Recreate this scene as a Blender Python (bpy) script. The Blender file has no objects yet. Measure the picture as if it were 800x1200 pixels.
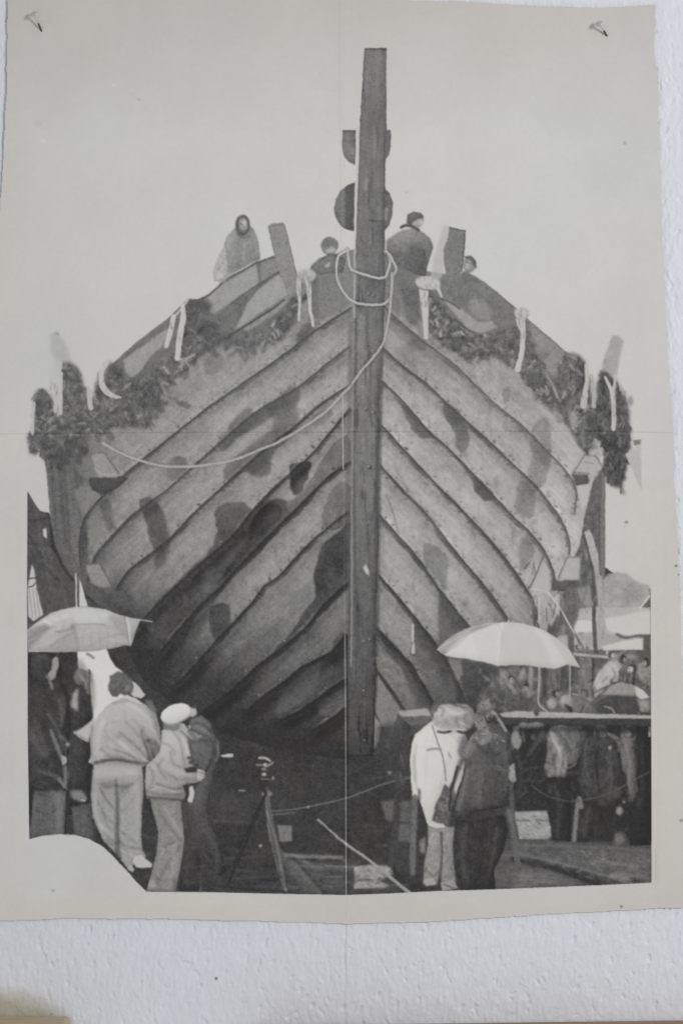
import math, random
import numpy as np
try:
    import bpy, bmesh
except ImportError:
    bpy = None            # the drawing part below also runs without Blender

W0 = (400.0, 600.0)       # middle of the view, in millimetres of wall
ZC = 1.5                  # height of the middle of the view above the floor, metres
def wx(px): return (px - W0[0]) / 1000.0
def wz(py): return ZC - (py - W0[1]) / 1000.0

# ------------------------------------------------------------------ camera, light, exposure
if bpy:
    sc = bpy.context.scene
    COL = sc.collection
    cam = bpy.data.cameras.new("camera")
    cam_o = bpy.data.objects.new("camera", cam)
    COL.objects.link(cam_o)
    cam_o.location = (0, -2.4, ZC)
    cam_o.rotation_euler = (math.radians(90), 0, 0)
    cam.sensor_fit = 'VERTICAL'
    cam.sensor_height = 36
    cam.lens = 36 * 2.4 / 1.2
    cam.clip_end = 100
    sc.camera = cam_o

    wd = bpy.data.worlds.new("World")
    sc.world = wd
    wd.use_nodes = True
    bg = wd.node_tree.nodes["Background"]
    bg.inputs[0].default_value = (0.955, 0.96, 1.0, 1)
    bg.inputs[1].default_value = 0.50

    def area(name, loc, target, size, power, color):
        l = bpy.data.lights.new(name, 'AREA')
        l.shape = 'RECTANGLE'
        l.size, l.size_y = size
        l.energy = power
        l.color = color
        o = bpy.data.objects.new(name, l)
        COL.objects.link(o)
        o.location = loc
        from mathutils import Vector
        d = Vector(target) - Vector(loc)
        o.rotation_euler = d.to_track_quat('-Z', 'Y').to_euler()
        return o
    # the daylight window of the room: to the right of the camera
    area("window_light", (2.2, -2.75, ZC + 0.85), (0, 0, ZC - 0.1), (0.8, 0.9), 56, (1.0, 0.99, 0.975))

    sc.view_settings.view_transform = 'Standard'
    sc.view_settings.look = 'None'
    sc.view_settings.exposure = 0.03
    sc.view_settings.gamma = 1.0

# ==PAINT BEGIN
# ------------------------------------------------------------------ drawing of the print
# Tones of the printed picture, on a grid of 0.8 mm cells over the sheet of paper.
S = 1.25
X0, Y0, X1, Y1 = -12, -10, 814, 1086
NX, NY = int((X1 - X0) * S), int((Y1 - Y0) * S)
GX = X0 + (np.arange(NX) + 0.5) / S
GY = Y0 + (np.arange(NY) + 0.5) / S
XX, YY = np.meshgrid(GX, GY)
TONE = np.full((NY, NX), 189.0)
PART = np.zeros((NY, NX), np.int16)
KEYS = ['paper']
rng = np.random.default_rng(7)
rnd = random.Random(11)

_lat = rng.random((512, 512))
def noise(x, y, seed=0):
    x = x + seed * 37.3; y = y + seed * 91.7
    xi = np.floor(x).astype(int); yi = np.floor(y).astype(int)
    fx = x - xi; fy = y - yi
    fx = fx * fx * (3 - 2 * fx); fy = fy * fy * (3 - 2 * fy)
    a = _lat[yi % 512, xi % 512]; b = _lat[yi % 512, (xi + 1) % 512]
    c = _lat[(yi + 1) % 512, xi % 512]; d = _lat[(yi + 1) % 512, (xi + 1) % 512]
    return ((a + (b - a) * fx) * (1 - fy) + (c + (d - c) * fx) * fy) * 2 - 1
def fbm(x, y, octaves=4, seed=0):
    v = 0; a = 1.0; t = 0
    for k in range(octaves):
        v = v + a * noise(x * 2 ** k, y * 2 ** k, seed + k * 3); t += a; a *= 0.55
    return v / t

def kid(key):
    if key not in KEYS: KEYS.append(key)
    return KEYS.index(key)

def spline(p, closed=False, n=6):
    p = [tuple(map(float, q)) for q in p]
    m = len(p)
    if m < 3: return p
    out = []
    rngk = range(m) if closed else range(m - 1)
    for i in rngk:
        if closed: a, b, c, d = p[i - 1], p[i], p[(i + 1) % m], p[(i + 2) % m]
        else: a, b, c, d = p[max(i - 1, 0)], p[i], p[i + 1], p[min(i + 2, m - 1)]
        for k in range(n):
            t = k / n
            out.append(tuple(0.5 * (2 * b[j] + (c[j] - a[j]) * t + (2 * a[j] - 5 * b[j] + 4 * c[j] - d[j]) * t * t
                                    + (3 * b[j] - a[j] - 3 * c[j] + d[j]) * t ** 3) for j in range(len(b))))
    if not closed: out.append(p[-1])
    return out

def box(pts, pad):
    xs = [q[0] for q in pts]; ys = [q[1] for q in pts]
    i0 = max(int((min(xs) - pad - X0) * S), 0); i1 = min(int((max(xs) + pad - X0) * S) + 2, NX)
    j0 = max(int((min(ys) - pad - Y0) * S), 0); j1 = min(int((max(ys) + pad - Y0) * S) + 2, NY)
    return i0, max(i1, i0), j0, max(j1, j0)

def blur(m, s):
    s = s * S
    if s < 0.3: return m
    r = int(math.ceil(s * 2.6))
    k = np.exp(-0.5 * (np.arange(-r, r + 1) / s) ** 2); k /= k.sum()
    m = np.apply_along_axis(lambda v: np.convolve(v, k, 'same'), 0, m) if m.shape[0] > 0 else m
    return np.apply_along_axis(lambda v: np.convolve(v, k, 'same'), 1, m)

def poly_mask(pts, b):
    i0, i1, j0, j1 = b
    w, h = i1 - i0, j1 - j0
    m = np.zeros((h, w))
    if w == 0 or h == 0: return m
    P = np.array([((q[0] - X0) * S - i0, (q[1] - Y0) * S - j0) for q in pts])
    Q = np.roll(P, -1, 0)
    ar = np.arange(w)
    SUB = 3
    for j in range(h):
        for s in range(SUB):
            y = j + (s + 0.5) / SUB
            c = (P[:, 1] <= y) != (Q[:, 1] <= y)
            if not c.any(): continue
            p, q = P[c], Q[c]
            xs = np.sort(p[:, 0] + (y - p[:, 1]) * (q[:, 0] - p[:, 0]) / (q[:, 1] - p[:, 1]))
            for k in range(0, len(xs) - 1, 2):
                m[j] += np.clip(np.minimum(xs[k + 1], ar + 1) - np.maximum(xs[k], ar), 0, 1) / SUB
    return m

def line_mask(pts, wid, b):
    i0, i1, j0, j1 = b
    m = np.zeros((j1 - j0, i1 - i0))
    ws = wid if isinstance(wid, (list, tuple)) else [wid, wid]
    n = len(pts) - 1
    for k in range(n):
        (ax, ay), (bx, by) = pts[k][:2], pts[k + 1][:2]
        wa = np.interp(k / n, np.linspace(0, 1, len(ws)), ws); wb = np.interp((k + 1) / n, np.linspace(0, 1, len(ws)), ws)
        a0, a1, c0, c1 = box([(ax, ay), (bx, by)], max(wa, wb) + 1.5)
        a0 = max(a0, i0); a1 = min(a1, i1); c0 = max(c0, j0); c1 = min(c1, j1)
        if a1 <= a0 or c1 <= c0: continue
        X = XX[c0:c1, a0:a1]; Y = YY[c0:c1, a0:a1]
        dx, dy = bx - ax, by - ay
        L = dx * dx + dy * dy + 1e-9
        t = np.clip(((X - ax) * dx + (Y - ay) * dy) / L, 0, 1)
        d = np.hypot(X - ax - t * dx, Y - ay - t * dy)
        mm = np.clip((wa + (wb - wa) * t) / 2 * S - d * S + 0.5, 0, 1)
        sl = (slice(c0 - j0, c1 - j0), slice(a0 - i0, a1 - i0))
        m[sl] = np.maximum(m[sl], mm)
    return m

def lay(m, b, tone, key, alpha, clip, add):
    i0, i1, j0, j1 = b
    sl = (slice(j0, j1), slice(i0, i1))
    if clip is not None:
        ks = [i for i, k in enumerate(KEYS) if any(k.startswith(c) for c in ([clip] if isinstance(clip, str) else clip))]
        m = m * np.isin(PART[sl], ks)
    T = tone(XX[sl], YY[sl]) if callable(tone) else tone
    if add: TONE[sl] += m * alpha * T
    else: TONE[sl] += m * alpha * (T - TONE[sl])
    if key is not None: PART[sl][m > 0.5] = kid(key)

def fill(pts, tone, key=None, soft=0.5, alpha=1.0, sm=False, clip=None, add=False):
    if sm: pts = spline(pts, True)
    b = box(pts, soft * 3 + 1)
    m = blur(poly_mask(pts, b), soft)
    lay(m, b, tone, key, alpha, clip, add)
def ell(cx, cy, rx, ry, tone, key=None, rot=0, **k):
    a = math.radians(rot)
    p = [(cx + rx * math.cos(t) * math.cos(a) - ry * math.sin(t) * math.sin(a),
          cy + rx * math.cos(t) * math.sin(a) + ry * math.sin(t) * math.cos(a)) for t in np.linspace(0, 2 * math.pi, 28)[:-1]]
    fill(p, tone, key, **k)
def line(pts, wid, tone, key=None, soft=0.4, alpha=1.0, sm=True, clip=None, add=False):
    if sm: pts = spline(pts)
    mw = max(wid) if isinstance(wid, (list, tuple)) else wid
    b = box(pts, mw + soft * 3 + 2)
    m = blur(line_mask(pts, wid, b), soft)
    lay(m, b, tone, key, alpha, clip, add)
def shade(pts, wid, d, soft=1.5, clip=None):
    line(pts, wid, d, None, soft, 1.0, True, clip, True)
def grad(xa, ya, ta, xb, yb, tb, tex=0, ts=6, seed=3):
    def f(X, Y):
        dx, dy = xb - xa, yb - ya
        t = np.clip(((X - xa) * dx + (Y - ya) * dy) / (dx * dx + dy * dy), 0, 1)
        r = ta + (tb - ta) * t
        if tex: r = r + tex * fbm(X / ts, Y / ts, 3, seed)
        return r
    return f
def flat(t, tex=5, ts=7, seed=1):
    return lambda X, Y: t + tex * fbm(X / ts, Y / ts, 3, seed)
def speck(region, n, tones, size, key=None, clip=None, alpha=0.7, length=0, ang=None):
    # loose small marks inside a box: leaves, splinters, wear
    x0, y0, x1, y1 = region
    for _ in range(n):
        x = rnd.uniform(x0, x1); y = rnd.uniform(y0, y1); s = rnd.uniform(*size)
        a = rnd.uniform(0, 6.28) if ang is None else math.radians(rnd.gauss(*ang))
        l = rnd.uniform(0.3, 1) * length + 0.1
        line([(x, y), (x + l * math.cos(a), y + l * math.sin(a))], s, rnd.uniform(*tones), key, 0.3, alpha, False, clip)

# -------- the lower ground of the picture
BOT = [(762, 1034), (700, 1037), (600, 1041), (510, 1044), (450, 1047), (405, 1048.5), (320, 1047), (240, 1045), (172, 1044.5)]
DOME = [(172, 1044.5), (160, 1033), (150, 1021), (138, 1009), (128, 998), (118, 990), (105, 983), (90, 978.5), (70, 977), (50, 979), (35, 983)]
fill([(33, 576), (40, 588), (47, 599), (58, 601), (80, 640), (400, 700), (640, 640), (700, 660), (762, 700)] + BOT + DOME[1:] + [(32.5, 700)],
     flat(72, 6, 14), 'printed_background', soft=0.4)
# ---- background at the right: poles, far trees, far umbrellas
RB = 'printed_background'
fill([(640, 600), (708, 545), (708, 676), (762, 690), (762, 832), (600, 832), (610, 720)], flat(96, 14, 9, 4), RB, soft=0.6)
fill([(706, 678), (712, 673), (722, 670), (735, 673), (742, 680), (752, 684), (760, 686), (761, 712), (706, 712)], flat(158, 12, 8, 5), 'printed_tree', soft=1.2)
fill([(728, 690), (740, 682), (745, 690), (752, 700), (745, 706), (728, 704)], 142, soft=2.5, alpha=.7, clip='printed_tree')
fill([(672, 712), (761, 710), (761, 760), (672, 762)], flat(172, 8, 9, 5), RB, soft=1)
fill([(671, 728), (684, 726), (695, 728), (697, 740), (672, 741)], 192, 'printed_umbrella#f1', soft=.6, sm=False)
fill([(706, 725), (730, 721), (752, 716), (761, 716), (761, 743), (735, 745), (712, 739)], 190, 'printed_umbrella#f2', soft=.8)
fill([(704, 757), (722, 752), (751, 748), (753, 761), (706, 762)], 190, 'printed_umbrella#f3', soft=.6)
fill([(676, 745), (700, 740), (735, 745), (728, 750), (705, 757), (672, 757)], flat(158, 10, 5), 'printed_umbrella#f4', soft=1)
line([(722, 743), (732, 747), (745, 745), (760, 745)], 3, 95, RB, .8)
fill([(753, 745), (761, 744), (761, 768), (753, 765)], 92, RB, soft=.8)
fill([(751, 712), (761, 700), (761, 712)], 100, RB, soft=.6)
line([(749, 713), (760, 698)], 1.6, 195, RB)
# ---- poles and shores at the right of the hull
fill([(704, 550), (708, 556), (707.5, 678), (703, 680), (702, 600)], flat(118, 8, 4), 'printed_prop#a', soft=.5)
fill([(668, 640), (700, 555), (705, 556), (702, 620), (700, 690), (690, 690), (682, 640), (672, 660)], flat(102, 16, 5), RB, soft=.8)
fill([(684, 623), (690, 620), (694, 630), (700, 650), (702, 678), (696, 678), (690, 655)], flat(165, 14, 4), 'printed_prop#b', soft=.6)
line([(683, 628), (690, 655), (694.5, 675), (695, 720), (697, 768)], [3, 4, 5], 88, 'printed_prop#c', .5)
line([(701, 678), (703, 700), (704, 740)], 8, flat(158, 10, 4), 'printed_prop#d', .8)
fill([(672, 690), (690, 686), (694, 710), (676, 712)], flat(140, 12, 5), RB, soft=1)
fill([(655, 692), (675, 688), (680, 705), (676, 724), (668, 745), (650, 745), (652, 715)], flat(104, 12, 8), RB, soft=1.2)
fill([(646, 700), (656, 694), (654, 715), (645, 735), (640, 725)], flat(168, 10, 5), RB, soft=1)
fill([(652, 745), (664, 744), (666, 770), (655, 768)], 165, RB, soft=1)
line([(672, 740), (678, 752), (684, 762)], 2, 95, RB, .6)
for p in [(676, 758), (682, 762), (687, 760), (690, 764)]: ell(p[0], p[1], 2.2, 3, 95, RB, soft=.8)
line([(672, 766), (700, 769), (720, 770)], 3, 178, RB, .8)

# -------- hull
def hullL(X, Y):
    t = np.interp(Y, [300, 430, 520, 600, 680, 740, 790, 840, 900], [124, 143, 141, 139, 131, 112, 90, 76, 64])
    t = t - 16 * np.clip((160 - X) / 60, 0, 1) - np.clip((Y - 620) / 90, 0, 1) * np.clip((230 - X) / 90, 0, 1) * 26
    c, s = math.cos(math.radians(-42)), math.sin(math.radians(-42))
    u = X * c + Y * s; v = -X * s + Y * c
    return t + 9 * fbm(u / 34, v / 2.2, 4, 2) + 9 * fbm(X / 28, Y / 28, 3, 9) + 9 * fbm(X / 5, Y / 5, 3, 5) - 22 * np.clip(fbm(X / 9, Y / 14, 4, 77) - .28, 0, 1)
def hullR(X, Y):
    t = np.interp(Y, [300, 380, 470, 600, 680, 730, 780, 830, 880], [118, 134, 152, 158, 155, 140, 114, 100, 80])
    t = t + 10 * np.clip((X - 620) / 30, 0, 1) * (Y > 480)
    c, s = math.cos(math.radians(45)), math.sin(math.radians(45))
    u = X * c + Y * s; v = -X * s + Y * c
    return t + 9 * fbm(u / 34, v / 2.2, 4, 12) + 9 * fbm(X / 24, Y / 24, 3, 19) + 9 * fbm(X / 5, Y / 5, 3, 15) - 30 * np.clip(fbm(X / 9, Y / 16, 4, 78) - .22, 0, 1)
B = 'printed_ship'
HL, HR = B + '/left_hull_side', B + '/right_hull_side'
HLs = [(418, 292), (398, 296), (372, 314), (345, 326), (332, 312), (323, 300), (300, 307), (281, 318), (262, 328), (246, 344), (232, 351), (220, 350),
       (200, 371), (180, 386), (160, 401), (143, 417), (130, 428), (118, 450), (100, 480), (80, 500), (52, 515),
       (54, 545), (57, 575), (60, 610), (66, 640), (75, 660), (95, 690), (120, 712), (136, 735), (150, 762), (170, 800), (210, 830), (270, 862), (330, 880), (410, 890), (418, 880)]
fill(HLs, hullL, HL, soft=.6)
HRs = [(440, 300), (455, 296), (470, 308), (500, 318), (525, 322), (546, 320), (566, 330), (582, 343), (605, 362), (622, 378), (645, 397), (660, 411),
       (680, 420), (700, 470), (705, 530), (695, 560), (685, 600), (678, 640), (660, 680), (648, 700), (640, 740), (620, 780), (570, 800), (540, 830), (500, 850), (460, 872), (438, 885)]
fill(HRs, hullR, HR, soft=.6)
# dark flank behind the planks at far left
fill([(52, 515), (100, 500), (108, 560), (96, 610), (92, 660), (112, 690), (140, 730), (120, 712), (90, 700), (66, 645), (57, 575)], flat(100, 10, 6, 3), soft=4, alpha=.85, clip=HL)
for k in range(9):
    x = 60 + k * 5
    shade([(x, 530 + k * 4), (x + 3, 580), (x + 8, 640 + k * 2)], 2, rnd.choice([-14, -9, 10]), 1, HL)
# lower dark of the left hull
fill([(130, 720), (190, 712), (235, 765), (300, 806), (420, 834), (420, 900), (200, 900), (120, 800)], 64, soft=18, alpha=.85, clip=HL)
fill([(440, 880), (440, 860), (500, 820), (560, 780), (640, 770), (640, 900)], 84, soft=10, alpha=.7, clip=HR)

# stains on the left (before seams)
def stain(p, tone, alpha=.85, soft=1.0, clip=HL):
    q = [(x + rnd.uniform(-1.2, 1.2), y + rnd.uniform(-1.2, 1.2)) for x, y in spline(p, True, 4)]
    fill(q, flat(tone + 2, 12, 11, 6), soft=soft * .75, alpha=min(alpha * 1.04, 1), clip=clip)
    cx = sum(v[0] for v in p) / len(p); cy = sum(v[1] for v in p) / len(p)
    fill([(cx + (x - cx) * .72, cy + (y - cy) * .8) for x, y in q], -4, soft=3, clip=clip, add=True)
stain([(252, 606), (256, 594), (270, 588), (288, 590), (297, 602), (303, 618), (290, 628), (272, 632), (256, 624)], 86)
stain([(300, 600), (313, 588), (330, 585), (345, 600), (330, 618), (308, 642), (280, 668), (262, 690), (248, 706), (240, 700), (246, 680), (268, 650), (290, 625)], 76, .9, 1.4)
stain([(300, 604), (316, 590), (328, 594), (328, 606), (312, 622), (296, 640), (276, 664), (256, 682), (246, 680), (262, 660), (285, 636)], 64, .95, 1.2)
stain([(340, 545), (352, 542), (364, 540), (362, 556), (356, 572), (349, 580), (340, 572)], 72)
stain([(335, 590), (350, 580), (372, 548), (392, 520), (408, 512), (410, 545), (392, 556), (365, 585), (345, 606)], 98, .8)
stain([(258, 622), (246, 645), (222, 668), (200, 690), (184, 705), (172, 722), (180, 745), (215, 752), (232, 720), (250, 690), (270, 660), (292, 628)], 78, .9, 1.6)
stain([(205, 708), (220, 692), (236, 668), (240, 690), (225, 722), (212, 740), (200, 738)], 72, .7, 2)
stain([(163, 588), (178, 584), (192, 598), (197, 625), (190, 648), (178, 640), (172, 615)], 88, .85, 1.4)
stain([(186, 640), (200, 618), (194, 660), (180, 668)], 88, .7, 2)
stain([(196, 545), (208, 534), (218, 538), (220, 548), (212, 560), (196, 562)], 108, .8)
stain([(255, 522), (262, 510), (280, 486), (292, 478), (300, 484), (330, 462), (340, 452), (352, 458), (345, 478), (322, 488), (300, 502), (280, 512), (262, 528)], 104, .85, 1.6)
stain([(262, 556), (264, 545), (285, 528), (310, 510), (340, 496), (335, 512), (318, 535), (318, 552), (302, 560), (285, 552), (270, 566)], 100, .85, 1.6)
stain([(325, 480), (345, 470), (350, 490), (338, 515), (318, 525), (318, 505)], 104, .8, 1.5)
stain([(365, 490), (376, 482), (390, 484), (380, 496), (368, 500)], 112, .7)
stain([(380, 592), (386, 576), (402, 565), (411, 570), (412, 600), (398, 620), (380, 618), (377, 605)], 102, .8)
stain([(411, 612), (398, 622), (378, 640), (373, 655), (368, 672), (369, 700), (356, 716), (340, 742), (322, 760), (334, 760), (352, 738), (372, 716), (395, 694), (412, 680)], 74, .92, 1.2)
stain([(246, 712), (258, 707), (269, 710), (270, 730), (268, 742), (255, 752), (247, 740)], 76, .85, 1)
stain([(384, 770), (394, 748), (405, 742), (412, 760), (412, 800), (398, 810), (375, 808), (372, 790)], 72, .9, 1.2)
stain([(235, 720), (250, 706), (232, 750), (222, 738)], 82, .6, 2)
stain([(118, 590), (128, 585), (134, 610), (130, 626), (122, 612)], 98, .7, 1.5)
stain([(92, 640), (100, 618), (104, 650), (98, 662)], 92, .7, 1.5)
for _ in range(60):
    x, y = rnd.uniform(150, 408), rnd.uniform(430, 800)
    ell(x, y, rnd.uniform(2, 7), rnd.uniform(2, 4), rnd.uniform(-12, 8), rot=-42, soft=1.5, clip=HL, add=True)
# stains on the right
R_ = dict(clip=HR)
stain([(519, 472), (538, 482), (545, 498), (549, 518), (543, 531), (535, 526), (530, 505), (522, 490)], 104, .85, 1, **R_)
stain([(470, 474), (484, 484), (500, 502), (510, 512), (498, 514), (486, 508), (478, 495)], 112, .8, 1, **R_)
stain([(552, 558), (564, 562), (578, 578), (575, 586), (565, 585), (556, 576)], 104, .85, 1, **R_)
stain([(495, 641), (500, 637), (515, 643), (524, 655), (524, 680), (520, 692), (508, 680), (498, 662)], 118, .8, 1, **R_)
stain([(516, 692), (530, 712), (547, 733), (528, 745), (513, 760), (514, 730)], 96, .85, 1.4, **R_)
stain([(484, 722), (498, 738), (512, 760), (530, 790), (535, 815), (520, 840), (495, 838), (500, 800), (484, 770)], 96, .85, 2, **R_)
stain([(622, 502), (640, 490), (645, 510), (644, 545), (634, 570), (618, 580), (616, 560), (622, 540)], 128, .8, 1.5, **R_)
stain([(605, 572), (615, 562), (626, 580), (624, 605), (612, 606), (603, 596)], 122, .8, 1.5, **R_)
stain([(588, 458), (595, 454), (598, 466), (592, 472), (588, 468)], 118, .8, 1, **R_)
stain([(612, 632), (622, 630), (625, 650), (615, 668), (608, 660)], 120, .7, 2, **R_)
stain([(462, 415), (490, 392), (500, 410), (486, 412), (492, 440), (478, 430)], 118, .6, 1.5, **R_)
stain([(444, 748), (462, 758), (468, 768), (460, 770), (446, 757)], 92, .7, 1.5, **R_)
stain([(440, 600), (448, 590), (452, 700), (442, 720)], 130, .4, 2, **R_)
stain([(455, 762), (470, 775), (490, 800), (505, 825), (495, 835), (480, 810), (462, 785)], 96, .7, 2, **R_)
for _ in range(50):
    x, y = rnd.uniform(450, 650), rnd.uniform(430, 740)
    ell(x, y, rnd.uniform(2, 7), rnd.uniform(2, 4), rnd.uniform(-13, 8), rot=45, soft=1.5, clip=HR, add=True)
fill([(334, 800), (358, 787), (368, 793), (370, 806), (366, 818), (340, 833), (322, 838)], flat(90, 10, 7), soft=1.6, alpha=.8, clip=HL)
fill([(372, 826), (394, 809), (405, 801), (405, 828), (388, 840), (374, 838)], flat(92, 10, 7), soft=1.6, alpha=.8, clip=HL)
# vertical drips and dribbles
for _ in range(26):
    x, y = rnd.uniform(450, 640), rnd.uniform(450, 720); l = rnd.uniform(8, 30)
    shade([(x, y), (x + rnd.uniform(-1, 2), y + l)], 1.4, rnd.uniform(-14, -5), .7, HR)
for _ in range(26):
    x, y = rnd.uniform(170, 405), rnd.uniform(430, 720); l = rnd.uniform(8, 30)
    shade([(x, y), (x + rnd.uniform(-1, 2), y + l)], 1.4, rnd.uniform(-12, 6), .7, HL)

SL = [
 [(412, 362), (370, 388), (330, 419), (281, 453), (240, 482), (200, 514), (170, 538), (150, 555), (128, 576), (110, 594), (99, 612), (94, 640), (96, 665)],
 [(410, 407), (385, 426), (360, 447), (338, 462), (300, 484), (262, 517), (230, 545), (200, 572), (170, 594), (150, 611), (128, 634), (112, 655), (104, 680)],
 [(411, 452), (375, 475), (345, 502), (320, 520), (290, 546), (260, 573), (225, 605), (200, 632), (170, 655), (150, 672), (138, 690)],
 [(410, 480), (385, 510), (362, 537), (325, 570), (297, 600), (275, 628), (250, 650), (225, 672), (200, 696), (180, 715), (160, 738)],
 [(410, 543), (385, 560), (358, 588), (335, 610), (310, 636), (281, 665), (255, 694), (235, 712), (212, 738), (190, 765)],
 [(409, 600), (381, 622), (356, 645), (328, 675), (311, 687), (296, 707), (272, 733), (248, 759), (221, 790), (205, 805)],
 [(411, 682), (380, 711), (360, 735), (332, 760), (300, 784), (280, 804), (258, 822), (235, 838)],
 [(405, 746), (388, 766), (357, 781), (336, 799), (316, 812), (292, 832)],
 [(410, 795), (392, 806), (370, 822), (350, 836), (330, 845)],
 [(405, 830), (385, 846), (368, 856)],
]
SW = [(2.8, 4), (2.2, 4.5), (2.4, 6.5), (3, 8), (4.5, 9), (3.5, 6.5), (6, 7), (6, 8), (6, 7), (4, 4)]
SR = [
 [(446, 355), (460, 371), (490, 397), (530, 427), (556, 452), (580, 475), (605, 495), (620, 509), (641, 531), (662, 553), (674, 575), (672, 600)],
 [(447, 408), (470, 429), (500, 452), (522, 473), (550, 499), (575, 521), (602, 547), (625, 569), (645, 594), (657, 612), (665, 632), (666, 650)],
 [(447, 448), (470, 470), (500, 505), (522, 524), (550, 553), (575, 580), (600, 606), (620, 625), (636, 646), (646, 668), (649, 690)],
 [(446, 499), (465, 520), (490, 547), (512, 570), (540, 598), (575, 636), (600, 668), (614, 689), (625, 709), (628, 735)],
 [(445, 546), (470, 574), (498, 602), (525, 638), (556, 675), (580, 706), (595, 729)],
 [(443, 603), (465, 628), (485, 650), (510, 686), (530, 712), (548, 735)],
 [(442, 674), (465, 700), (488, 728), (512, 760), (528, 785), (543, 822)],
 [(441, 738), (462, 760), (480, 780), (495, 805), (510, 832)],
 [(439, 783), (455, 805), (473, 832)],
 [(438, 835), (447, 852)],
]
TW = [(3, 2.5), (4.5, 3), (3, 4), (3, 6), (3.4, 6), (3.5, 5), (4, 8), (6, 9), (4, 4), (3, 3)]
def seam(P, wa, wb, side, clip, dk, nail):
    Q = spline(P)
    off = lambda d: [(x + side * d * .7, y + d * .72) for x, y in Q]
    line(off(6), 11, -11, None, 3.0, 1, False, clip, True)      # under the lap of the plank above
    line(off(20), 14, 6, None, 4, 1, False, clip, True)
    line(off(-12), 12, 7, None, 4, 1, False, clip, True)
    line(off(-4), 3, 7, None, 1.2, 1, False, clip, True)
    line(Q, [(wa + (wb - wa) * q / 13) * rnd.uniform(.55, 1.15) for q in range(14)], dk, None, .9, .9, False, clip)
    line([(x - side * .6, y - .8) for x, y in Q], 1.1, dk - 12, None, .4, .8, False, clip)
    for _ in range(9):                                          # stretches where the lap gapes or is rubbed bare
        a_ = rnd.randrange(0, max(len(Q) - 7, 1)); seg = Q[a_:a_ + rnd.randint(3, 7)]
        line([(x + side * 1.6, y + 2) for x, y in seg], [.5, rnd.uniform(2, 5), .5], dk + rnd.uniform(-4, 10), None, 1, .6, False, clip)
        a_ = rnd.randrange(0, max(len(Q) - 7, 1)); seg = Q[a_:a_ + rnd.randint(3, 7)]
        line([(x - side * 3, y - 3.4) for x, y in seg], [.4, rnd.uniform(1, 2.4), .4], 11, None, .7, 1, False, clip, True)
    n = len(Q)
    for k in range(n):                                          # uneven edge
        if rnd.random() < .5:
            x, y = Q[k]
            ell(x + side * 1.5, y + 1.5, rnd.uniform(1.5, 4), rnd.uniform(1, 2), dk + 8, soft=.8, alpha=.6, clip=clip)
    d = 0; step = rnd.uniform(5, 13)
    for k in range(1, n):
        d += math.dist(Q[k], Q[k - 1])
        if d > step:
            d = 0; step = rnd.uniform(4, 17)
            x, y = Q[k]; o_ = rnd.uniform(2.6, 4.4); r_ = rnd.uniform(.7, 1.8)
            ell(x - side * o_ * .95, y - o_, r_ * rnd.uniform(.8, 1.6), r_, nail + rnd.uniform(-4, 18), rot=rnd.uniform(0, 90), soft=.5, alpha=rnd.uniform(.4, .85), clip=clip)
            if rnd.random() < .35:
                l = rnd.uniform(3, 9); line([(x - side * 2, y - 3), (x - side * 2 + rnd.uniform(-2, 1), y - 3 - l)], [1.6, .8], nail + 14, None, .6, .5, False, clip)
            if rnd.random() < .2: ell(x - side * 9, y - 9, rnd.uniform(1, 3), 1.2, nail + 26, rot=rnd.uniform(0, 180), soft=.7, alpha=.6, clip=clip)
            if rnd.random() < .1: ell(x - side * 4, y - 5, .9, .9, 175, soft=.4, alpha=.7, clip=clip)
for i, (P, (a, b_)) in enumerate(zip(SL, SW)):
    dk = [80, 84, 76, 70, 68, 68, 62, 60, 60, 60][i]
    seam(P, a, b_, 1, HL, dk, dk + 12)
for i, (P, (a, b_)) in enumerate(zip(SR, TW)):
    dk = [98, 88, 86, 84, 82, 80, 72, 70, 72, 74][i]
    seam(P, a, b_, -1, HR, dk, dk + 12)
# dark edges beside the stem
line([(411, 380), (409, 480), (408, 600), (409, 700), (407, 860)], 5, 92, None, 1.4, .55, clip=HL)
line([(447, 400), (445, 520), (443, 640), (441, 780), (438, 870)], 4, 82, None, 1.0, .7, clip=HR)
# lighter scrape along R5 and R4
line([(462, 545), (480, 578), (500, 600), (520, 632)], 3, 122, None, 1.2, .5, clip=HR)
line([(452, 580), (460, 600), (466, 622)], 1.5, 118, None, .6, .7, clip=HR)
# broken planks near the bottom of the right side
fill([(440, 770), (450, 768), (468, 778), (476, 800), (470, 812), (455, 800), (443, 785)], flat(124, 18, 4), soft=1, clip=HR)
fill([(443, 790), (452, 805), (468, 830), (462, 850), (448, 852), (440, 835)], flat(128, 6, 6), soft=.8, clip=HR)
fill([(438, 838), (446, 848), (444, 868), (437, 878)], 140, soft=.8, clip=HR)
line([(439, 783), (455, 805), (473, 832)], 3, 74, None, .6, clip=HR)
line([(483, 732), (483, 752)], 3, 178, None, .5, clip=HR); line([(483, 756), (483, 764)], 5, 175, None, .5, clip=HR)
line([(482, 752), (481, 766), (486, 767)], 1.6, 80, None, .5, .7, clip=HR); line([(482, 700), (482, 730)], 1.0, 160, None, .6, .3, clip=HR)
# tangle of lines where the right side ends
for _ in range(26):
    x, y = rnd.uniform(612, 655), rnd.uniform(655, 735)
    line([(x, y), (x + rnd.uniform(-8, 8), y + rnd.uniform(6, 20))], rnd.uniform(1, 2.6), rnd.choice([100, 120, 178, 186, 90]), None, .5, .7, clip=[HR, RB])
line([(620, 690), (640, 694), (655, 712), (668, 735), (673, 742)], 1.8, 190, None, .4, .9)
fill([(633, 655), (640, 662), (645, 690), (638, 694), (622, 688), (628, 668)], 172, soft=.8, clip=HR, alpha=.9)
line([(619, 690), (628, 672), (636, 652)], 2, 110, None, .6)

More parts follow.
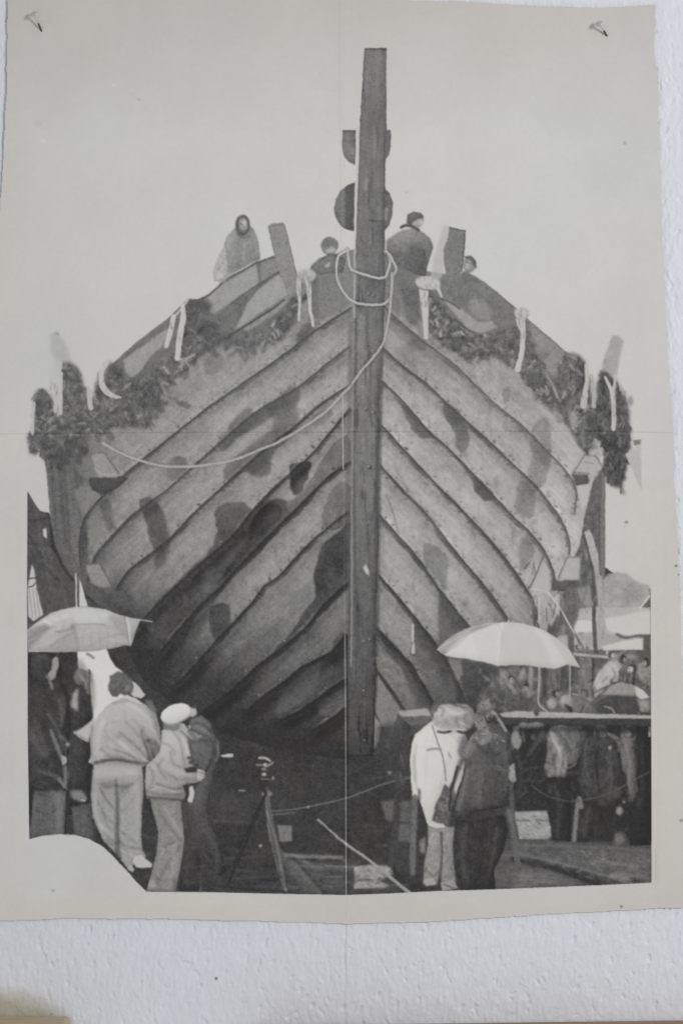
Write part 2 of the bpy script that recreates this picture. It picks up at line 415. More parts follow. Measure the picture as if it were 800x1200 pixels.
# upper left bulwark
BW = B + '/left_hull_side'
fill([(130, 428), (143, 417), (180, 386), (220, 352), (246, 344), (262, 328), (300, 307), (323, 300), (334, 316), (345, 340), (352, 372), (330, 400), (260, 405), (225, 400), (190, 450), (150, 480), (120, 470)],
     flat(110, 10, 6, 4), soft=1.2, alpha=.9, clip=BW)
fill([(240, 350), (262, 332), (300, 310), (304, 330), (300, 338), (272, 354), (252, 368), (238, 364)], flat(150, 5, 9), soft=1, clip=BW)
fill([(305, 306), (322, 301), (330, 312), (326, 320), (306, 330)], flat(132, 8, 5), soft=.8, clip=BW)
fill([(326, 322), (334, 330), (337, 346), (310, 364), (285, 382), (276, 386), (290, 356), (302, 340)], flat(152, 5, 9), soft=.9, clip=BW)
fill([(338, 345), (342, 352), (320, 370), (290, 388), (284, 385)], flat(140, 12, 4), soft=.8, clip=BW)
line([(333, 352), (310, 368), (285, 384), (262, 398)], 2.2, 82, None, .6, clip=BW)
line([(332, 316), (300, 336), (270, 356)], 2, 92, None, .8, clip=BW)
fill([(145, 422), (175, 400), (195, 386), (203, 384), (190, 406), (176, 418), (166, 434), (155, 443), (148, 436)], flat(150, 5, 9), soft=.9, clip=BW)
line([(142, 418), (180, 388), (205, 369), (222, 352)], 2.2, 118, None, .6, clip=BW)
line([(222, 354), (244, 346), (262, 330), (300, 308), (322, 301)], 3, 96, None, .9, clip=BW)
ell(237, 360, 12, 9, 92, soft=3, clip=BW)
# dark patches over S1
stain([(346, 398), (356, 380), (372, 378), (368, 388), (352, 402)], 92, .7, 2)
stain([(240, 420), (258, 414), (262, 430), (246, 440)], 118, .6, 2)
stain([(205, 465), (212, 470), (224, 474), (220, 480), (208, 474)], 100, .7, 1)
# upper right bulwark
fill([(455, 300), (500, 336), (546, 320), (582, 343), (622, 378), (680, 422), (690, 500), (640, 470), (600, 430), (560, 412), (520, 400), (500, 385), (470, 350), (452, 340)],
     flat(116, 10, 6, 4), soft=1.4, alpha=.9, clip=HR)
fill([(519, 352), (526, 352), (545, 366), (560, 378), (576, 376), (582, 384), (566, 390), (552, 390), (536, 372)], flat(148, 6, 6), soft=.9, clip=HR)
fill([(550, 350), (566, 352), (575, 365), (574, 376), (560, 374), (548, 362)], flat(134, 6, 6), soft=1.5, clip=HR)
fill([(534, 376), (545, 386), (556, 396), (560, 404), (546, 398), (536, 388)], flat(136, 6, 6), soft=1, clip=HR)
line([(516, 350), (530, 356), (538, 362)], 2, 92, None, .7, clip=HR)
line([(532, 374), (548, 387), (556, 390)], 2, 92, None, .7, clip=HR)
fill([(620, 380), (660, 412), (652, 440), (640, 448), (628, 420)], flat(134, 6, 6), soft=2, clip=HR)
line([(566, 330), (605, 362), (640, 392), (662, 411)], 2, 112, None, .6, clip=HR)
fill([(447, 322), (462, 330), (470, 360), (468, 375), (448, 350)], flat(122, 7, 6), soft=1.2, clip=HR)
fill([(468, 332), (492, 340), (490, 385), (474, 372)], flat(102, 6, 6), soft=2, alpha=.7, clip=HR)
# deck behind the stem
fill([(372, 314), (398, 296), (418, 291), (418, 352), (385, 372), (372, 378), (366, 340)], flat(126, 5, 7), soft=1, clip=HL)
fill([(360, 330), (372, 318), (374, 372), (362, 378)], flat(112, 5, 7), soft=1.4, clip=HL)

# -------- stem post
ST = B + '/stem_post'
stemtone = lambda X, Y: np.interp(Y, [57, 150, 300, 420, 560, 640, 760, 880], [118, 110, 104, 110, 112, 102, 92, 72]) + 6 * fbm(X / 2.2, Y / 40, 4, 31) + 6 * fbm(X / 14, Y / 16, 3, 8)
fill([(427, 57), (452.5, 57), (452.5, 150), (451, 200), (450.5, 290), (451, 340), (449, 400), (445, 460), (444, 560), (443, 640), (441, 700), (440.5, 790), (438, 860), (436, 886), (406, 886), (407, 800), (409, 700), (411, 560), (412, 440), (414, 350),
      (416, 290), (418, 240), (420, 180), (423, 120)], stemtone, ST, soft=.4)
line([(414.8, 330), (413.5, 420), (412.5, 520), (412, 620), (412, 700), (411, 780)], 1.8, 136, None, .4, .85, clip=ST)
line([(417, 372), (416, 480), (415, 560), (416, 660), (419, 720), (418, 780), (416, 860)], [1.5, 2, 2, 4, 7, 5], 82, None, .9, .8, clip=ST)
line([(431, 362), (430, 395), (434, 430), (432, 470), (436, 500)], 3, 84, None, 1, .7, clip=ST)
line([(440, 460), (441, 530), (440, 600)], 2.5, 90, None, 1, .6, clip=ST)
line([(443, 440), (442, 500), (441, 560), (440, 700)], 3, 84, None, 1, .5, clip=ST)
line([(424, 370), (423, 420), (425, 470)], 4, 128, None, 1.5, .5, clip=ST)
fill([(424, 212), (432, 208), (430, 222), (426, 226)], 130, soft=1, alpha=.7, clip=ST)
line([(432, 258), (442, 260), (451, 259)], 2, 76, None, .7, .8, clip=ST)
fill([(440, 262), (452, 262), (450, 276), (442, 280)], 94, soft=2, alpha=.6, clip=ST)
for p in [(429, 480), (438, 484), (433, 548), (433, 345), (438, 347), (427, 752), (434, 750), (427, 810), (428, 868)]:
    ell(p[0], p[1], 2.6, 2.2, 76, soft=.7, alpha=.8, clip=ST); ell(p[0] - 1.4, p[1] - 1, 1.1, 1, 165, soft=.4, alpha=.8, clip=ST)
fill([(425, 665), (428, 661), (432, 668), (433, 675), (429, 672)], 175, soft=.7, clip=ST)
for _ in range(130):
    x, y = rnd.uniform(414, 448), rnd.uniform(60, 880)
    shade([(x, y), (x + rnd.uniform(-1, 1), y + rnd.uniform(8, 45))], rnd.uniform(.8, 2.2), rnd.uniform(-19, 14), .5, ST)
line([(427.5, 58), (423.5, 120), (420.5, 180), (418.5, 240)], 1.2, 96, None, .4, .6, clip=ST)
line([(427, 58), (452, 58)], 1.4, 88, None, .4, .8, clip=ST)
# pale gap and the round plates behind the stem
FH = B + '/round_plate'
fill([(401, 153), (417, 153), (416, 194), (409, 191), (403, 184), (401, 176)], flat(116, 6, 5), FH + '#a', soft=.5)
line([(402, 154), (417, 154)], 1.6, 92, None, .4, clip=FH)
fill([(408, 155), (416, 155), (415, 175), (410, 172)], 104, soft=1.4, clip=FH)
ell(413, 178, 2.4, 4, 132, soft=1, clip=FH)
fill([(452, 153), (457.5, 153), (457.5, 172), (455.5, 182), (451, 187)], flat(112, 6, 5), FH + '#b', soft=.5)
fill([(416, 214), (408, 217), (399, 224), (393, 235), (391, 246), (394, 258), (400, 266), (408, 270), (415, 272)], flat(116, 5, 5), FH + '#c', soft=.5)
fill([(404, 217), (415, 214), (415, 271), (405, 268)], 90, soft=1.2, clip=FH + '#c')
line([(402, 221), (400, 245), (402, 265)], 3, 124, None, 1, .7, clip=FH + '#c')
fill([(450, 221), (456, 227), (460, 238), (459.5, 252), (456, 264), (450, 271)], flat(104, 6, 5), FH + '#d', soft=.5)
line([(452.5, 245), (452, 258)], 3, 138, None, .7, .9, clip=FH)
line([(419.5, 150), (418.5, 195), (416.8, 240), (415.5, 300), (415, 372)], [2.6, 3.2, 3, 2, 1.4], 183, 'paper', .5)
line([(415.6, 292), (415, 340), (414.5, 372)], 1.8, 150, ST, .4)

# -------- people looking over the rail
def PR(n): return 'printed_person#' + n
def person(n, part=None): return PR(n) + ('/' + part if part else '')
p = 'hood'
fill([(275, 268), (267, 276), (262, 290), (254, 305), (250, 318), (251, 330), (262, 331), (272, 322), (290, 311), (305, 304), (303, 284), (297, 268), (288, 262)],
     grad(255, 300, 168, 285, 290, 138, 7, 4), person(p, 'jacket'), soft=.8)
fill([(272, 282), (282, 276), (286, 295), (282, 312), (270, 322), (266, 300)], 124, soft=2, alpha=.6, clip=PR(p))
line([(265, 285), (267, 300), (268, 318)], 2, 124, None, 1, .8, clip=PR(p)); line([(286, 286), (285, 305)], 2, 158, None, 1, .8, clip=PR(p))
line([(299, 275), (302, 300)], 3, 156, None, 1, .8, clip=PR(p)); line([(258, 300), (262, 306), (256, 316)], 1.6, 140, None, .7, .8, clip=PR(p))
ell(284.5, 264.5, 8.6, 12.5, 98, person(p, 'hood'), soft=.6)
ell(285, 264, 5.2, 8, 146, person(p, 'face'), soft=.7); ell(286.5, 261.5, 2.4, 2.6, 176, soft=.6, clip=PR(p)); line([(282, 270), (288, 271)], 1.6, 106, None, .5, clip=PR(p))
line([(282, 263), (284, 263)], 1.2, 104, None, .4); line([(279, 274), (284, 279), (292, 278)], 3, 100, None, 1, .8, clip=PR(p))
ell(258, 324, 5, 3.5, 180, person(p, 'hand'), soft=.8, rot=-25)
p = 'low'
fill([(360, 322), (365, 311), (374, 303), (386, 298), (396, 298), (405, 304), (402, 320), (372, 322)], flat(120, 8, 4), person(p, 'jacket'), soft=.8)
ell(386, 288.5, 10.2, 10.5, 130, person(p, 'head'), soft=.6, rot=20)
fill([(377, 284), (384, 278), (394, 282), (396, 292), (388, 290), (380, 294)], 120, soft=1, clip=PR(p)); ell(387, 294, 6, 4.5, 160, soft=1, clip=PR(p))
line([(382, 292), (386, 291)], 1.2, 105, None, .4); line([(384, 298), (391, 297)], 1.2, 115, None, .4)
line([(377, 303), (386, 299), (392, 301)], 3, 104, None, 1, clip=PR(p)); fill([(380, 312), (388, 306), (384, 314)], 170, soft=.7, clip=PR(p))
p = 'back'
fill([(452, 282), (462, 275), (472, 270), (484, 268), (496, 273), (504, 280), (507, 290), (503, 303), (500, 312), (499, 324), (486, 322), (472, 315), (462, 308), (452, 296)],
     grad(480, 270, 138, 480, 300, 108, 8, 4), person(p, 'jacket'), soft=.7)
fill([(478, 288), (495, 285), (500, 305), (492, 318), (476, 310)], 96, soft=3, alpha=.7, clip=PR(p))
line([(497, 280), (502, 292), (500, 306)], 2, 130, None, 1, .8, clip=PR(p)); line([(466, 280), (474, 292)], 3, 128, None, 1.4, .7, clip=PR(p))
ell(487, 259, 9, 9, 152, person(p, 'head'), soft=.5)
fill([(476, 262), (477, 252), (484, 248.5), (493, 250), (496.5, 256), (489, 257), (484, 261), (481, 265)], 104, person(p, 'hair'), soft=.6)
ell(493, 262, 3, 4, 172, soft=.7, clip=PR(p)); line([(470, 267), (476, 264.5), (485, 267), (490, 270)], 3.4, 88, person(p, 'collar'), .5)
p = 'peek'
ell(549.5, 310, 8, 9.5, 140, person(p, 'head'), soft=.6); fill([(543, 301), (551, 299.5), (557, 306), (558, 315), (555, 312), (551, 305), (545, 304)], 104, person(p, 'hair'), soft=.6)
line([(545, 308), (548, 308)], 1.2, 104, None, .4); ell(547, 312, 2.6, 3.4, 158, soft=.8, clip=PR(p))
fill([(540, 318), (546, 318), (560, 327), (566, 332), (545, 330)], 112, HR, soft=.7)

# -------- timber heads
TH = B + '/timber_head'
fill([(314, 265), (318, 262.5), (332, 261.5), (334, 264), (341, 292), (349, 326), (347, 350), (338, 348), (328, 322), (319, 290)], flat(136, 6, 5), TH + '#a', soft=.5)
line([(334, 265), (342, 297), (348, 325)], 1.4, 118, None, .5, clip=TH); line([(315, 266), (332, 263)], 1.6, 122, None, .5, clip=TH); line([(316, 268), (321, 295)], 1.6, 122, None, .6, clip=TH)
fill([(519, 265), (526, 265), (524, 285), (520, 318), (515, 330), (504, 326), (508, 300), (514, 282)], flat(168, 4, 7), TH + '#b', soft=1.4, alpha=.75)
fill([(525.5, 266.5), (545.5, 271), (543, 300), (541, 318), (530, 330), (524, 330), (520, 310), (519, 292), (524, 280)], flat(122, 7, 5), TH + '#b', soft=.5)
line([(526, 267.5), (545, 271.5)], 1.4, 94, None, .4, clip=TH); line([(544, 274), (541, 316)], 1.4, 96, None, .5, clip=TH)
fill([(717, 393), (724, 394), (730, 400), (726, 418), (722, 440), (704, 441), (705, 424), (712, 406)], flat(160, 5, 7), TH + '#c', soft=.9)
line([(729, 402), (723, 438)], 2, 178, None, 1, clip=TH)
fill([(60, 391), (68, 388), (76, 400), (87, 428), (70, 432), (60, 412)], flat(172, 5, 7), TH + '#d', soft=2)
ell(68, 391, 2.5, 2, 150, soft=1, clip=TH)

# -------- hull blocks
BK = B + '/wood_block'
def block(n, face, top, under, tu, ft, tt):
    if under: fill(under, tu, BK + n, soft=1)
    fill(face, ft, BK + n, soft=.7)
    if top: fill(top, tt, BK + n, soft=.8)
block('#a', [(106, 532), (122, 530), (141, 556), (118, 557), (110, 548)], [(110, 548), (118, 555), (141, 557), (136, 560), (116, 559)], [(104, 560), (146, 558), (150, 562), (138, 572), (120, 580), (108, 574)], 82, flat(142, 5, 5), 148)
fill([(92, 540), (106, 532), (112, 555), (104, 562), (94, 556)], 124, soft=1.5, alpha=.8, clip=HL)
fill([(88, 575), (100, 565), (112, 580), (108, 595), (96, 602), (92, 590)], 130, soft=1.4, clip=HL, alpha=.8)
fill([(106, 605), (115, 600), (125, 625), (112, 640), (104, 628)], 130, soft=1.4, clip=HL, alpha=.8)
block('#b', [(101, 661), (117, 660), (124, 672), (132, 687), (122, 689.5), (108, 684), (103, 672)], None, None, 0, flat(136, 6, 5), 0)
block('#c', [(684, 533), (697, 534), (704, 545), (699, 559), (690, 563), (688, 556), (671, 554)], None, [(669, 556), (689, 556), (689, 567), (674, 569)], 92, flat(160, 5, 5), 0)
fill([(676, 569), (690, 568), (686, 590), (681, 600)], 176, RB, soft=.8)
block('#d', [(664, 653), (680, 653), (679, 680), (653, 679)], None, [(648, 680), (672, 681), (660, 693), (646, 691)], 92, flat(162, 6, 5), 0)

for P, t_ in [([(684, 533), (697, 534), (704, 545), (699, 559)], 118), ([(684, 533), (678, 543), (671, 554)], 112), ([(671, 554), (689, 555)], 110), ([(684, 542), (695, 543)], 132), ([(664, 653), (680, 653)], 124), ([(664, 653), (658, 666), (653, 679)], 108), ([(680, 654), (679, 680)], 122),
             ([(106, 532), (122, 530), (141, 556)], 106), ([(112, 549), (120, 556), (141, 557)], 164), ([(101, 661), (117, 660), (132, 687)], 100), ([(104, 672), (124, 674)], 118)]:
    line(P, 1.5, t_, None, .6, .85, False)
ell(693, 561, 3, 2, 168, soft=.8); ell(702, 548, 2, 3, 175, soft=.8)
# -------- garlands
GD = B + '/garland'
def sprig(x, y, a0, ln, key, lo, hi, n=7):
    # a fir twig: a spine with needles fanning off both sides
    L = rnd.uniform(.6, 1.1) * ln; bend = rnd.uniform(-.5, .5)
    t = rnd.uniform(lo - 22, hi)
    ell(x + L * .5 * math.cos(a0) + 1.5, y + L * .5 * math.sin(a0) + 2, L * .55, L * .3, 70, key, rot=math.degrees(a0), soft=1.5, alpha=.3)
    for k in range(n):
        f = k / n; px = x + L * f * math.cos(a0 + bend * f); py = y + L * f * math.sin(a0 + bend * f)
        for sg in (-1, 1):
            a = a0 + sg * rnd.uniform(.5, 1.0); l = L * rnd.uniform(.3, .55) * (1.1 - f * .5)
            line([(px, py), (px + l * math.cos(a), py + l * math.sin(a))], [1.4, .7], t + rnd.uniform(-16, 12), key, .6, .42, False)
    line([(x, y), (x + L * math.cos(a0 + bend), y + L * math.sin(a0 + bend))], 1.1, t - 10, key, .4, .6, False)
def leafmass(poly, n, key, base=84, tones=(58, 138), ln=7, edge=5, ang=None, alpha=.86):
    fill([(x + rnd.uniform(-1.5, 1.5), y + rnd.uniform(-1.5, 1.5)) for x, y in spline(poly, True, 4)],
         lambda X, Y: base + 3 + 22 * fbm(X / 9, Y / 11, 2, 40) + 20 * fbm(X / 4.2, Y / 5.5, 3, 43), key, soft=1.8, alpha=alpha)
    b = box(poly, 1); m = poly_mask(spline(poly, True, 4), b)
    ys, xs = np.nonzero(m > .5)
    if len(xs) == 0: return
    def spot():
        k = rnd.randrange(len(xs))
        return X0 + (b[0] + xs[k]) / S, Y0 + (b[2] + ys[k]) / S
    for _ in range(n // 6):
        x, y = spot()
        ell(x, y, rnd.uniform(1.5, 5), rnd.uniform(1.2, 3.4), rnd.uniform(tones[0], tones[1]), key, rot=rnd.uniform(0, 180), soft=1.1, alpha=.35)
    for _ in range(n // 7):
        x, y = spot()
        a = rnd.gauss(80, 50) if ang is None else rnd.gauss(*ang)
        sprig(x, y, math.radians(a), ln * 1.7, key, (tones[0] + tones[1]) / 2 + 12, tones[1] + 18)
    for _ in range(int(n * .3)):
        x, y = spot()
        a = math.radians(rnd.gauss(80, 60)); l = rnd.uniform(.3, .9) * ln * .7
        line([(x, y), (x + l * math.cos(a), y + l * math.sin(a))], [rnd.uniform(1, 2), .8], rnd.uniform(tones[0], tones[0] + 30), key, .5, .5, False)
def strand(P, wid, n, key, **k):
    Q = spline(P, n=5); up = []; dn = []
    for i, (x, y) in enumerate(Q):
        w = wid if not isinstance(wid, list) else float(np.interp(i / (len(Q) - 1), np.linspace(0, 1, len(wid)), wid))
        x2, y2 = Q[min(i + 1, len(Q) - 1)]; x1, y1 = Q[max(i - 1, 0)]
        L = math.hypot(x2 - x1, y2 - y1) + 1e-6; nx, ny = -(y2 - y1) / L, (x2 - x1) / L
        j = 1 + rnd.uniform(-.25, .25)
        up.append((x + nx * w / 2 * j, y + ny * w / 2 * j)); dn.append((x - nx * w / 2 * j, y - ny * w / 2 * j))
    leafmass((up + dn[::-1])[::2], n, key, **k)
# left chain
strand([(366, 345), (350, 352), (336, 372), (318, 392), (300, 398)], [6, 12, 16, 14, 12], 120, GD + '#a', base=102, tones=(70, 165), ln=6)
strand([(306, 396), (285, 402), (262, 400), (240, 393), (224, 382)], [12, 14, 18, 22, 30], 200, GD + '#a', base=98, tones=(66, 146), ln=9, ang=(60, 50))
leafmass([(222, 356), (238, 366), (244, 384), (244, 404), (232, 420), (220, 432), (212, 428), (212, 400), (216, 372)], 160, GD + '#a', base=90, tones=(66, 122), ln=8)
strand([(218, 418), (205, 430), (192, 440), (180, 458), (172, 478)], [16, 24, 22, 24, 20], 200, GD + '#a', base=98, tones=(62, 158), ln=8)
leafmass([(128, 425), (140, 432), (150, 444), (166, 440), (186, 432), (190, 452), (184, 486), (168, 498), (150, 500), (132, 500), (120, 508), (104, 506), (100, 494), (108, 476), (112, 455), (116, 440)], 420, GD + '#a', base=94, tones=(62, 148), ln=8)
leafmass([(70, 428), (82, 426), (92, 434), (98, 450), (102, 462), (104, 478), (98, 495), (100, 510), (90, 525), (74, 526), (66, 510), (72, 480), (72, 450)], 340, GD + '#b', base=94, tones=(62, 140), ln=7)
leafmass([(42, 462), (54, 458), (62, 468), (66, 488), (76, 488), (78, 510), (70, 530), (56, 545), (52, 530), (46, 528), (42, 534), (36, 530), (35, 512), (40, 500)], 300, GD + '#b', base=90, tones=(62, 138), ln=7)
leafmass([(54, 520), (70, 512), (96, 514), (104, 530), (84, 538), (70, 545), (60, 540)], 90, GD + '#b', base=92, tones=(70, 118), ln=7, alpha=.6)
for _ in range(50):
    x, y = rnd.uniform(135, 185), rnd.uniform(482, 500)
    line([(x, y), (x + rnd.uniform(-6, 5), y + rnd.uniform(3, 10))], [2.4, .9], rnd.choice([84, 92, 100, 128, 136]), GD + '#a', .8, .5)
# right chain
leafmass([(500, 345), (512, 352), (525, 368), (540, 384), (552, 396), (566, 392), (572, 402), (562, 414), (548, 424), (534, 414), (518, 402), (504, 388), (500, 368)], 300, GD + '#c', base=88, tones=(58, 160), ln=6)
strand([(558, 406), (575, 404), (592, 400), (606, 412)], [18, 20, 22, 26], 150, GD + '#c', base=96, tones=(74, 132), ln=7)
leafmass([(596, 388), (612, 384), (622, 396), (632, 420), (640, 436), (648, 452), (655, 468), (645, 480), (630, 466), (618, 452), (604, 432), (588, 415)], 300, GD + '#c', base=92, tones=(66, 152), ln=7)
leafmass([(660, 420), (668, 414), (678, 418), (686, 430), (688, 452), (694, 478), (698, 500), (692, 525), (682, 528), (672, 510), (658, 490), (650, 468), (652, 440)], 460, GD + '#c', base=92, tones=(60, 150), ln=6)
leafmass([(702, 436), (712, 438), (724, 452), (732, 464), (736, 484), (737, 505), (735, 540), (730, 560), (726, 571), (716, 570), (708, 556), (706, 530), (700, 510), (694, 490), (698, 460)], 420, GD + '#d', base=76, tones=(60, 100), ln=5, ang=(85, 25))
fill([(708, 510), (734, 505), (733, 545), (726, 566), (714, 566), (707, 540)], -10, soft=4, add=True, clip=GD + '#d')
for _ in range(60):
    x, y = rnd.uniform(696, 734), rnd.uniform(450, 560)
    line([(x, y), (x + rnd.uniform(-4, 4), y + rnd.uniform(3, 7))], 1.2, rnd.uniform(120, 160), GD + '#d', .4, .5, clip=GD)
ell(738, 470, 3, 6, 130, GD + '#d', soft=1.4, alpha=.7)

# -------- ribbons
RN = B + '/ribbon'
_rk = [0]
def ribbon(P, w, tone=182, key=None):
    if key is None: _rk[0] += 1; key = RN + '#%d' % _rk[0]
    line(P, w, tone, key, .5)
    line([(x + .8, y) for x, y in P], .9, tone - 16, None, .5, .6, clip=key)
    return key
k = ribbon([(352, 318), (350, 335), (351, 352), (350, 375)], [6, 5, 3.5, 3]); ribbon([(359, 320), (362, 340), (363, 360), (367, 382)], [6, 6, 4, 3.4], key=k); ribbon([(350, 322), (349, 334), (349, 346)], [3, 3, 2.4], key=k)
ell(359, 323, 11, 8, flat(172, 12, 3), k, soft=.8)
for q in [(354, 328), (361, 326), (366, 330)]: line([q, (q[0] + 1, q[1] + 8)], 1.2, 118, None, .5, .8)
k = ribbon([(496, 340), (497, 360), (498, 380), (499, 396)], [11, 9, 6, 4.4]); ell(501, 332, 15, 8, flat(176, 12, 3), k, soft=.8, rot=8); ribbon([(508, 330), (513, 338), (517, 348)], [4, 4, 2.4], key=k)
line([(490, 338), (500, 340), (508, 341)], 1.6, 112, None, .6, .8); line([(493, 350), (495, 380)], 1.2, 156, None, .6, .8, clip=k)
k = ribbon([(204, 371), (201, 384), (198, 396), (195, 406)], [5, 6, 6, 5], 186); ribbon([(214, 357), (215, 372), (211, 395), (208, 420)], [4, 7, 7, 6], 186, k)
line([(222, 348), (214, 360), (204, 372)], 2, 190, k, .6)
k = ribbon([(127, 425), (120, 436), (120, 450), (126, 460), (136, 465), (142, 466)], [4, 5, 7, 7, 4, 2], 184)
k = ribbon([(104, 455), (105, 466), (107, 478)], [3, 5, 6], 178)
k = ribbon([(69, 428), (67, 445), (66, 465), (66, 482)], [10, 8, 5, 4], 182); ribbon([(72, 438), (72, 460), (72, 484)], [5, 4, 4], 184, k); ell(65, 440, 6, 12, 184, k, soft=1.2)
k = ribbon([(61, 448), (59, 460)], 4, 180)
k = ribbon([(41, 472), (39, 490), (39, 508)], [3, 4, 4], 180)
k = ribbon([(611, 372), (612, 390), (611, 410), (606, 433)], [7, 6, 6, 7], 180); ell(611, 367, 9, 7, flat(176, 8, 3), k, soft=.8, rot=10); ribbon([(605, 366), (606, 378), (608, 386)], [3, 3, 2], key=k)
k = ribbon([(686, 428), (687, 445), (685, 460), (683, 475)], [4, 5, 6, 8], 178); ribbon([(692, 440), (695, 460), (695, 476)], [4, 5, 5], 168, k)
k = ribbon([(708, 442), (713, 452), (717, 462), (718, 480), (718, 503)], [3, 4, 6, 5, 5], 182); ribbon([(720, 440), (719, 452), (717, 462)], [3, 3, 4], 178, k); ribbon([(726, 452), (729, 462)], 3, 172, k)
ell(671, 492, 5, 9, 168, soft=1.5, alpha=.6, clip=GD)
line([(640, 440), (646, 450), (652, 466)], 2.4, 148, None, .7, .8); line([(648, 455), (655, 470)], 2, 152, None, .6, .8)

# -------- rope
RP = B + '/rope'
def rope(P, w, t):
    Q = spline(P, n=8)
    line(Q, w + 1.6, 86, None, .9, .45, False)
    line(Q, w, t, RP, .4, 1, False)
    for i in range(0, len(Q) - 1, 2): ell(Q[i][0], Q[i][1] + .8, .8, .8, t - 28, soft=.3, alpha=.5)
rope([(407, 292), (408, 303), (411, 315), (418, 319), (430, 323), (443, 326), (451, 325), (454, 318), (457, 306), (454, 297), (451, 295)], 2.8, 176)
rope([(405, 294), (397, 300), (394, 312), (395, 328), (402, 342), (412, 353), (428, 357), (446, 357), (455, 352), (459, 342), (460, 325), (464, 316), (460, 307), (456, 298)], 2.8, 174)
rope([(459, 320), (458, 345), (456, 368), (452, 390), (447, 405), (438, 418), (424, 434), (410, 453)], 2.8, 166)
rope([(410, 453), (398, 466), (380, 484), (352, 503), (330, 516), (305, 527), (280, 537), (250, 544), (218, 547), (190, 546), (165, 540), (140, 530), (121, 519)], [2.8], 158) if False else None
rope([(410, 453), (398, 466), (380, 484), (352, 503), (330, 516), (305, 527), (280, 537), (250, 544), (218, 547), (190, 546), (165, 540), (140, 530), (121, 519)], 3.0, 164)
rope([(401, 461), (401.5, 500), (402, 550)], .9, 165)

# -------- flag at the right
fill([(740, 516), (750, 515), (750, 521), (742, 522)], 120, 'printed_flag', soft=.6)
fill([(731, 533), (740, 526), (750, 520), (750.5, 576), (744, 560)], flat(172, 3, 5), 'printed_flag', soft=.6)
# -------- dark things at the far left behind
fill([(33, 576), (40, 588), (47, 599), (58, 601), (60, 640), (75, 668), (100, 700), (120, 712), (33, 745)], flat(88, 8, 6, 8), RB, soft=.6)
for P, t_ in [([(34, 640), (60, 646)], 112), ([(42, 590), (50, 640), (60, 690)], 104), ([(36, 610), (56, 608)], 66), ([(60, 650), (64, 700)], 100), ([(50, 660), (78, 690)], 70), ([(34, 625), (50, 655)], 68), ([(70, 670), (80, 712)], 102)]:
    line(P, 3, t_, None, 1.2, .6, clip=RB)
fill([(51, 620), (55, 619), (56, 631), (52, 628)], 190, soft=.5)
fill([(38, 661), (41, 668), (44, 690), (51, 720), (40, 728), (34, 722), (33, 690)], flat(186, 4, 4), 'printed_canvas', soft=.7)
for x in (37, 41, 45): line([(x - 2, 690), (x + 2, 724)], 1.3, 140, None, .5, .8, clip='printed_canvas')
line([(33, 678), (44, 677)], 1.4, 70, None, .5); line([(34, 688), (40, 686), (44, 680)], 1.4, 80, None, .5)
fill([(90, 738), (122, 738), (126, 762), (131, 773), (136, 781), (143, 786), (150, 795), (150, 818), (118, 848), (112, 853), (108, 846), (107, 832), (97, 830), (93, 790)], flat(204, 3, 6), RB, soft=.6)
line([(103, 766), (110, 771)], 3, 130, None, .7); fill([(92, 785), (108, 786), (110, 800), (96, 800)], flat(150, 16, 4), soft=1)
line([(105, 785), (106, 832)], 2.4, 96, None, .6); line([(101, 786), (101, 820)], 1.2, 130, None, .5)

# -------- left umbrella
U = 'printed_umbrella#left'
fill([(32.5, 738), (44, 729), (60, 718), (74, 714), (90, 711), (106, 711), (124, 714), (142, 721), (158, 725), (165, 726.5), (159, 742), (154, 757), (148, 756), (130, 760), (110, 763), (90, 764), (60, 764), (34, 764)],
     grad(60, 715, 186, 70, 765, 160, 5, 5), U, soft=.5)
fill([(33, 739), (52, 730), (60, 735), (44, 752), (35, 762)], 138, soft=2, clip=U, alpha=.9)
fill([(84, 732), (94, 731), (88, 764), (60, 764), (66, 750)], 154, soft=3, clip=U, alpha=.8)
fill([(88, 734), (130, 732), (148, 750), (130, 760), (92, 763)], 166, soft=2, clip=U, alpha=.8)
fill([(84, 714), (130, 716), (124, 730), (90, 731)], 190, soft=2, clip=U, alpha=.7)
fill([(128, 722), (146, 723), (152, 750), (140, 742)], 150, soft=1.6, clip=U, alpha=.7); line([(150, 723), (153, 754)], 3, 186, None, .8, clip=U)
line([(66, 740), (82, 738), (88, 732)], 2, 124, None, 1, .8, clip=U); line([(85, 733), (90, 745), (93, 763)], 2.5, 132, None, 1.6, .8, clip=U)
line([(90, 732), (115, 731), (125, 733)], 1.5, 142, None, .7, .8, clip=U); line([(146, 722), (149, 738), (152, 756)], 1.6, 138, None, .6, .8, clip=U)
for k_ in range(5): line([(100 + k_ * 9, 737), (97 + k_ * 10, 748), (100 + k_ * 9, 759)], 1, 150, None, .6, .7, clip=U)
line([(158, 725.5), (170, 727), (179, 728.5)], 1.4, 178, U, .4)
line([(35, 763), (70, 764), (95, 764)], 1.2, 182, None, .5, clip=U)
line([(89.5, 672), (90.5, 712)], 2, 188, U, .4); fill([(93, 678), (96, 684), (103.5, 711), (94, 711)], 190, RB, soft=.5); line([(92, 674), (92.5, 711)], 1.2, 95, None, .4)

